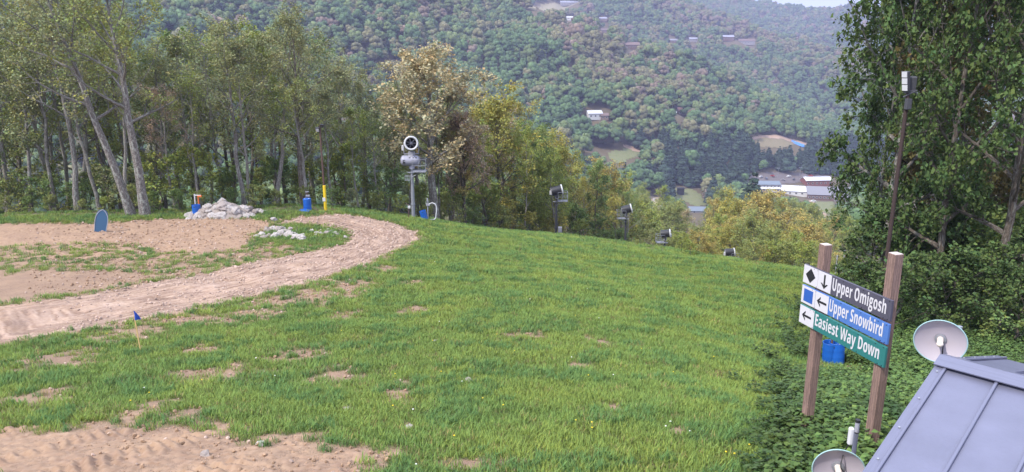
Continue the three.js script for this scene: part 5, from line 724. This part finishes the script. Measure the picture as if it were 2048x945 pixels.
house('ski_lodge', 1655, 398, 74, { label: 'large lodge with grey multi-gabled roof on the valley floor', cat: 'lodge', wall: 'brown', roof: 'grey', h: 6, d: 19, rr: 5.5, win: 12, rows: 1, turn: -0.22, deck: 1 });
house('ski_lodge', 1690, 402, 40, { label: 'smaller grey-roofed wing at the right end of the lodge', cat: 'lodge', wall: 'grey', roof: 'grey', h: 5, d: 12, rr: 4, win: 6, turn: -0.22 });
house('tent_hall', 1592, 388, 52, { label: 'white-roofed hall left of the lodge', cat: 'hall', wall: 'white', roof: 'white', h: 4.5, d: 15, rr: 3.6, win: 5, turn: -0.34 });
house('village_shop', 1532, 374, 46, { label: 'long low grey-roofed building at the left of the base village', cat: 'building', wall: 'grey', roof: 'slate', h: 4, d: 11, rr: 2.2, win: 7, turn: -0.05 });
house('village_shop', 1540, 381, 34, { label: 'white flat-roofed strip in front of the long grey building', cat: 'building', wall: 'white', roof: 'white', h: 3, d: 7, rr: 0.8, win: 4, turn: -0.08 });
house('red_barn', 1632, 371, 50, { label: 'red-walled barn with bright white roof behind the lodge', cat: 'barn', wall: 'red', roof: 'white', h: 6.5, d: 11, rr: 2.4, win: 6, turn: 0.12 });
house('shed', 1396, 424, 34, { label: 'blue-grey roofed shed below the little meadow', cat: 'shed', wall: 'grey', roof: 'slate', h: 2.6, d: 9, rr: 2.4, win: 2, turn: -0.1 });
house('white_house', 1188, 237, 28, { label: 'bright white house on the hillside above the pond', wall: 'white', roof: 'white', h: 6, d: 8, rr: 2.5, win: 3, turn: 0.25 });
house('brown_house', 1208, 238, 15, { label: 'brown cabin just right of the bright white house', wall: 'log', roof: 'brown', h: 4.5, d: 7, win: 2, turn: 0.1 });
house('brown_house', 1362, 229, 16, { label: 'red-roofed house half hidden in the valley trees', wall: 'log', roof: 'red', h: 5, d: 9, rr: 3.2, win: 3, turn: 0.2 });
house('white_house', 1347, 229, 9, { label: 'tiny white shed left of the red-roofed house', wall: 'white', roof: 'white', h: 3, d: 4, rr: 1.2, win: 2 });
house('mansion', 1140, 11, 38, { label: 'large purple-grey house on the hillside lawn at the top', wall: 'grey', roof: 'pale', h: 7, d: 16, rr: 4, win: 7, rows: 2, turn: 0.1 });
house('hillside_house', 1139, 40, 12, { label: 'small white-roofed house below the large house on the lawn', wall: 'white', roof: 'white', h: 6, d: 9, win: 2 });
house('hillside_house', 1206, 42, 14, { label: 'pale-roofed house right of the small white-roofed one', wall: 'log', roof: 'pale', h: 6, d: 10, win: 3 });
house('hillside_house', 1210, 65, 16, { label: 'dark cabin in the hollow between the two spurs', wall: 'brown', roof: 'brown', h: 6, d: 10, win: 3 });
house('hillside_house', 1264, 98, 26, { label: 'wide purple-brown house low on the middle spur', wall: 'brown', roof: 'brown', h: 7, d: 14, win: 5 });
house('hillside_house', 1347, 86, 14, { label: 'dark house on the middle spur, left of the ridge-line group', wall: 'brown', roof: 'grey', h: 6, d: 10, win: 3 });
house('hillside_house', 1386, 83, 15, { label: 'grey house centred on the middle spur', wall: 'grey', roof: 'pale', h: 6, d: 10, win: 3 });
house('hillside_house', 1456, 81, 20, { label: 'dark brown chalet with pale roof near the spur crest', wall: 'brown', roof: 'pale', h: 8, d: 12, win: 4 });
house('hillside_house', 1492, 89, 30, { label: 'long light-fronted house right of the dark brown chalet', wall: 'grey', roof: 'brown', h: 8, d: 13, win: 6 });
{ // black box on the meadow, tarp by the field, lamp posts and cars on the lot, white stones of the yard
  let p = hit(1361, 389); const b = thing('meadow_kiosk', 'black box-shaped kiosk at the head of the little meadow', 'kiosk', [p.x, p.y, p.z]); part('wall', box(5.2, 5.2, 4, [0, 2.4, 0], undefined, 0.1), BLACK, b); part('roof', box(6, 0.35, 4.8, [0, 5.2, 0], undefined, 0.05), BLACK, b);
  p = hit(1600, 291); const tp = thing('field_tarp', 'bright blue tarp lying at the end of the brown field', 'tarp', [p.x, p.y + 0.2, p.z], -0.3); { const g = new THREE.PlaneGeometry(17, 9, 20, 10).rotateX(-Math.PI / 2), a = g.attributes.position; for (let i = 0; i < a.count; i++) a.setY(i, ground(p.x + a.getX(i), p.z + a.getZ(i)) - p.y + 0.5 + 0.7 * (0.5 + 0.5 * n2(a.getX(i) * 0.4, a.getZ(i) * 0.4))); g.computeVertexNormals(); part('tarp_sheet', g, std([0.06, 0.22, 0.62], { roughness: 0.5 }), tp); }
  for (const [x, y, l] of [[1556, 356, 'lamp post at the left of the base village parking lot'], [1600, 354, 'lamp post at the right of the base village parking lot']]) { p = hit(x, y); const o = thing('lamp_post', l, 'lamp post', [p.x, p.y, p.z]); part('pole', bar(V(0, -0.3, 0), V(0, 9, 0), 0.16, 0.1), STEEL, o); part('lamp_arm', merge([box(2.6, 0.2, 0.2, [0, 9, 0]), box(0.8, 0.3, 0.5, [-1.2, 8.9, 0]), box(0.8, 0.3, 0.5, [1.2, 8.9, 0])]), GREY, o); }
  const carCols = [[0.5, 0.5, 0.52], [0.05, 0.05, 0.06], [0.30, 0.03, 0.03], [0.12, 0.14, 0.2], [0.6, 0.6, 0.6], [0.22, 0.2, 0.2]], cn = ['silver', 'black', 'red', 'navy', 'white', 'grey'], body = merge([box(4.4, 0.75, 1.8, [0, 0.7, 0], undefined, 0.2), box(2.3, 0.6, 1.6, [-0.2, 1.3, 0], undefined, 0.22)]), wheel = merge([[-1.35, 0.85], [1.35, 0.85], [-1.35, -0.85], [1.35, -0.85]].map(([x, z]) => T(new THREE.CylinderGeometry(0.33, 0.33, 0.2, 12), [x, 0.33, z], [Math.PI / 2, 0, 0])));
  [[1512, 360, 1], [1522, 356, 0], [1533, 359, 3], [1545, 354, 2], [1566, 362, 5], [1578, 355, 4], [1588, 361, 1], [1611, 357, 0], [1622, 354, 2], [1627, 405, 4], [1640, 356, 3]].forEach(([x, y, k], i) => { p = hit(x, y); const c = thing('parked_car', y > 400 ? 'white car parked in front of the lodge' : `${cn[k]} parked car, ${ORD[i]} from the left on the parking lot`, 'car', [p.x, p.y + 0.32, p.z], i * 0.7, 'cars on the valley parking lot'); part('body', body, std(carCols[k], { roughness: 0.35 }), c); part('wheels', wheel, BLACK, c); part('windscreen', box(2.0, 0.4, 1.66, [-0.2, 1.32, 0], undefined, 0.1), PANE, c); });
  for (let k = 0; k < 16; k++) { p = hit(1292 + 36 * rR(), 398 + 22 * rR()); rock(p.x, p.y + 0.5, p.z, 0.7 + 0.6 * rR(), 'pale boulder in the stony yard left of the little meadow', 'boulders of the stony yard'); }
}
{ let tri = 0, uniq = new Set(); scene.traverse((o) => { if (o.isMesh && !o.isInstancedMesh) { const n = (o.geometry.index ?? o.geometry.attributes.position).count / 3; tri += n; uniq.add(o.geometry); } }); let u = 0; for (const g of uniq) u += (g.index ?? g.attributes.position).count / 3; console.log('triangles', tri, 'unique', u); }
renderer.render(scene, camera);
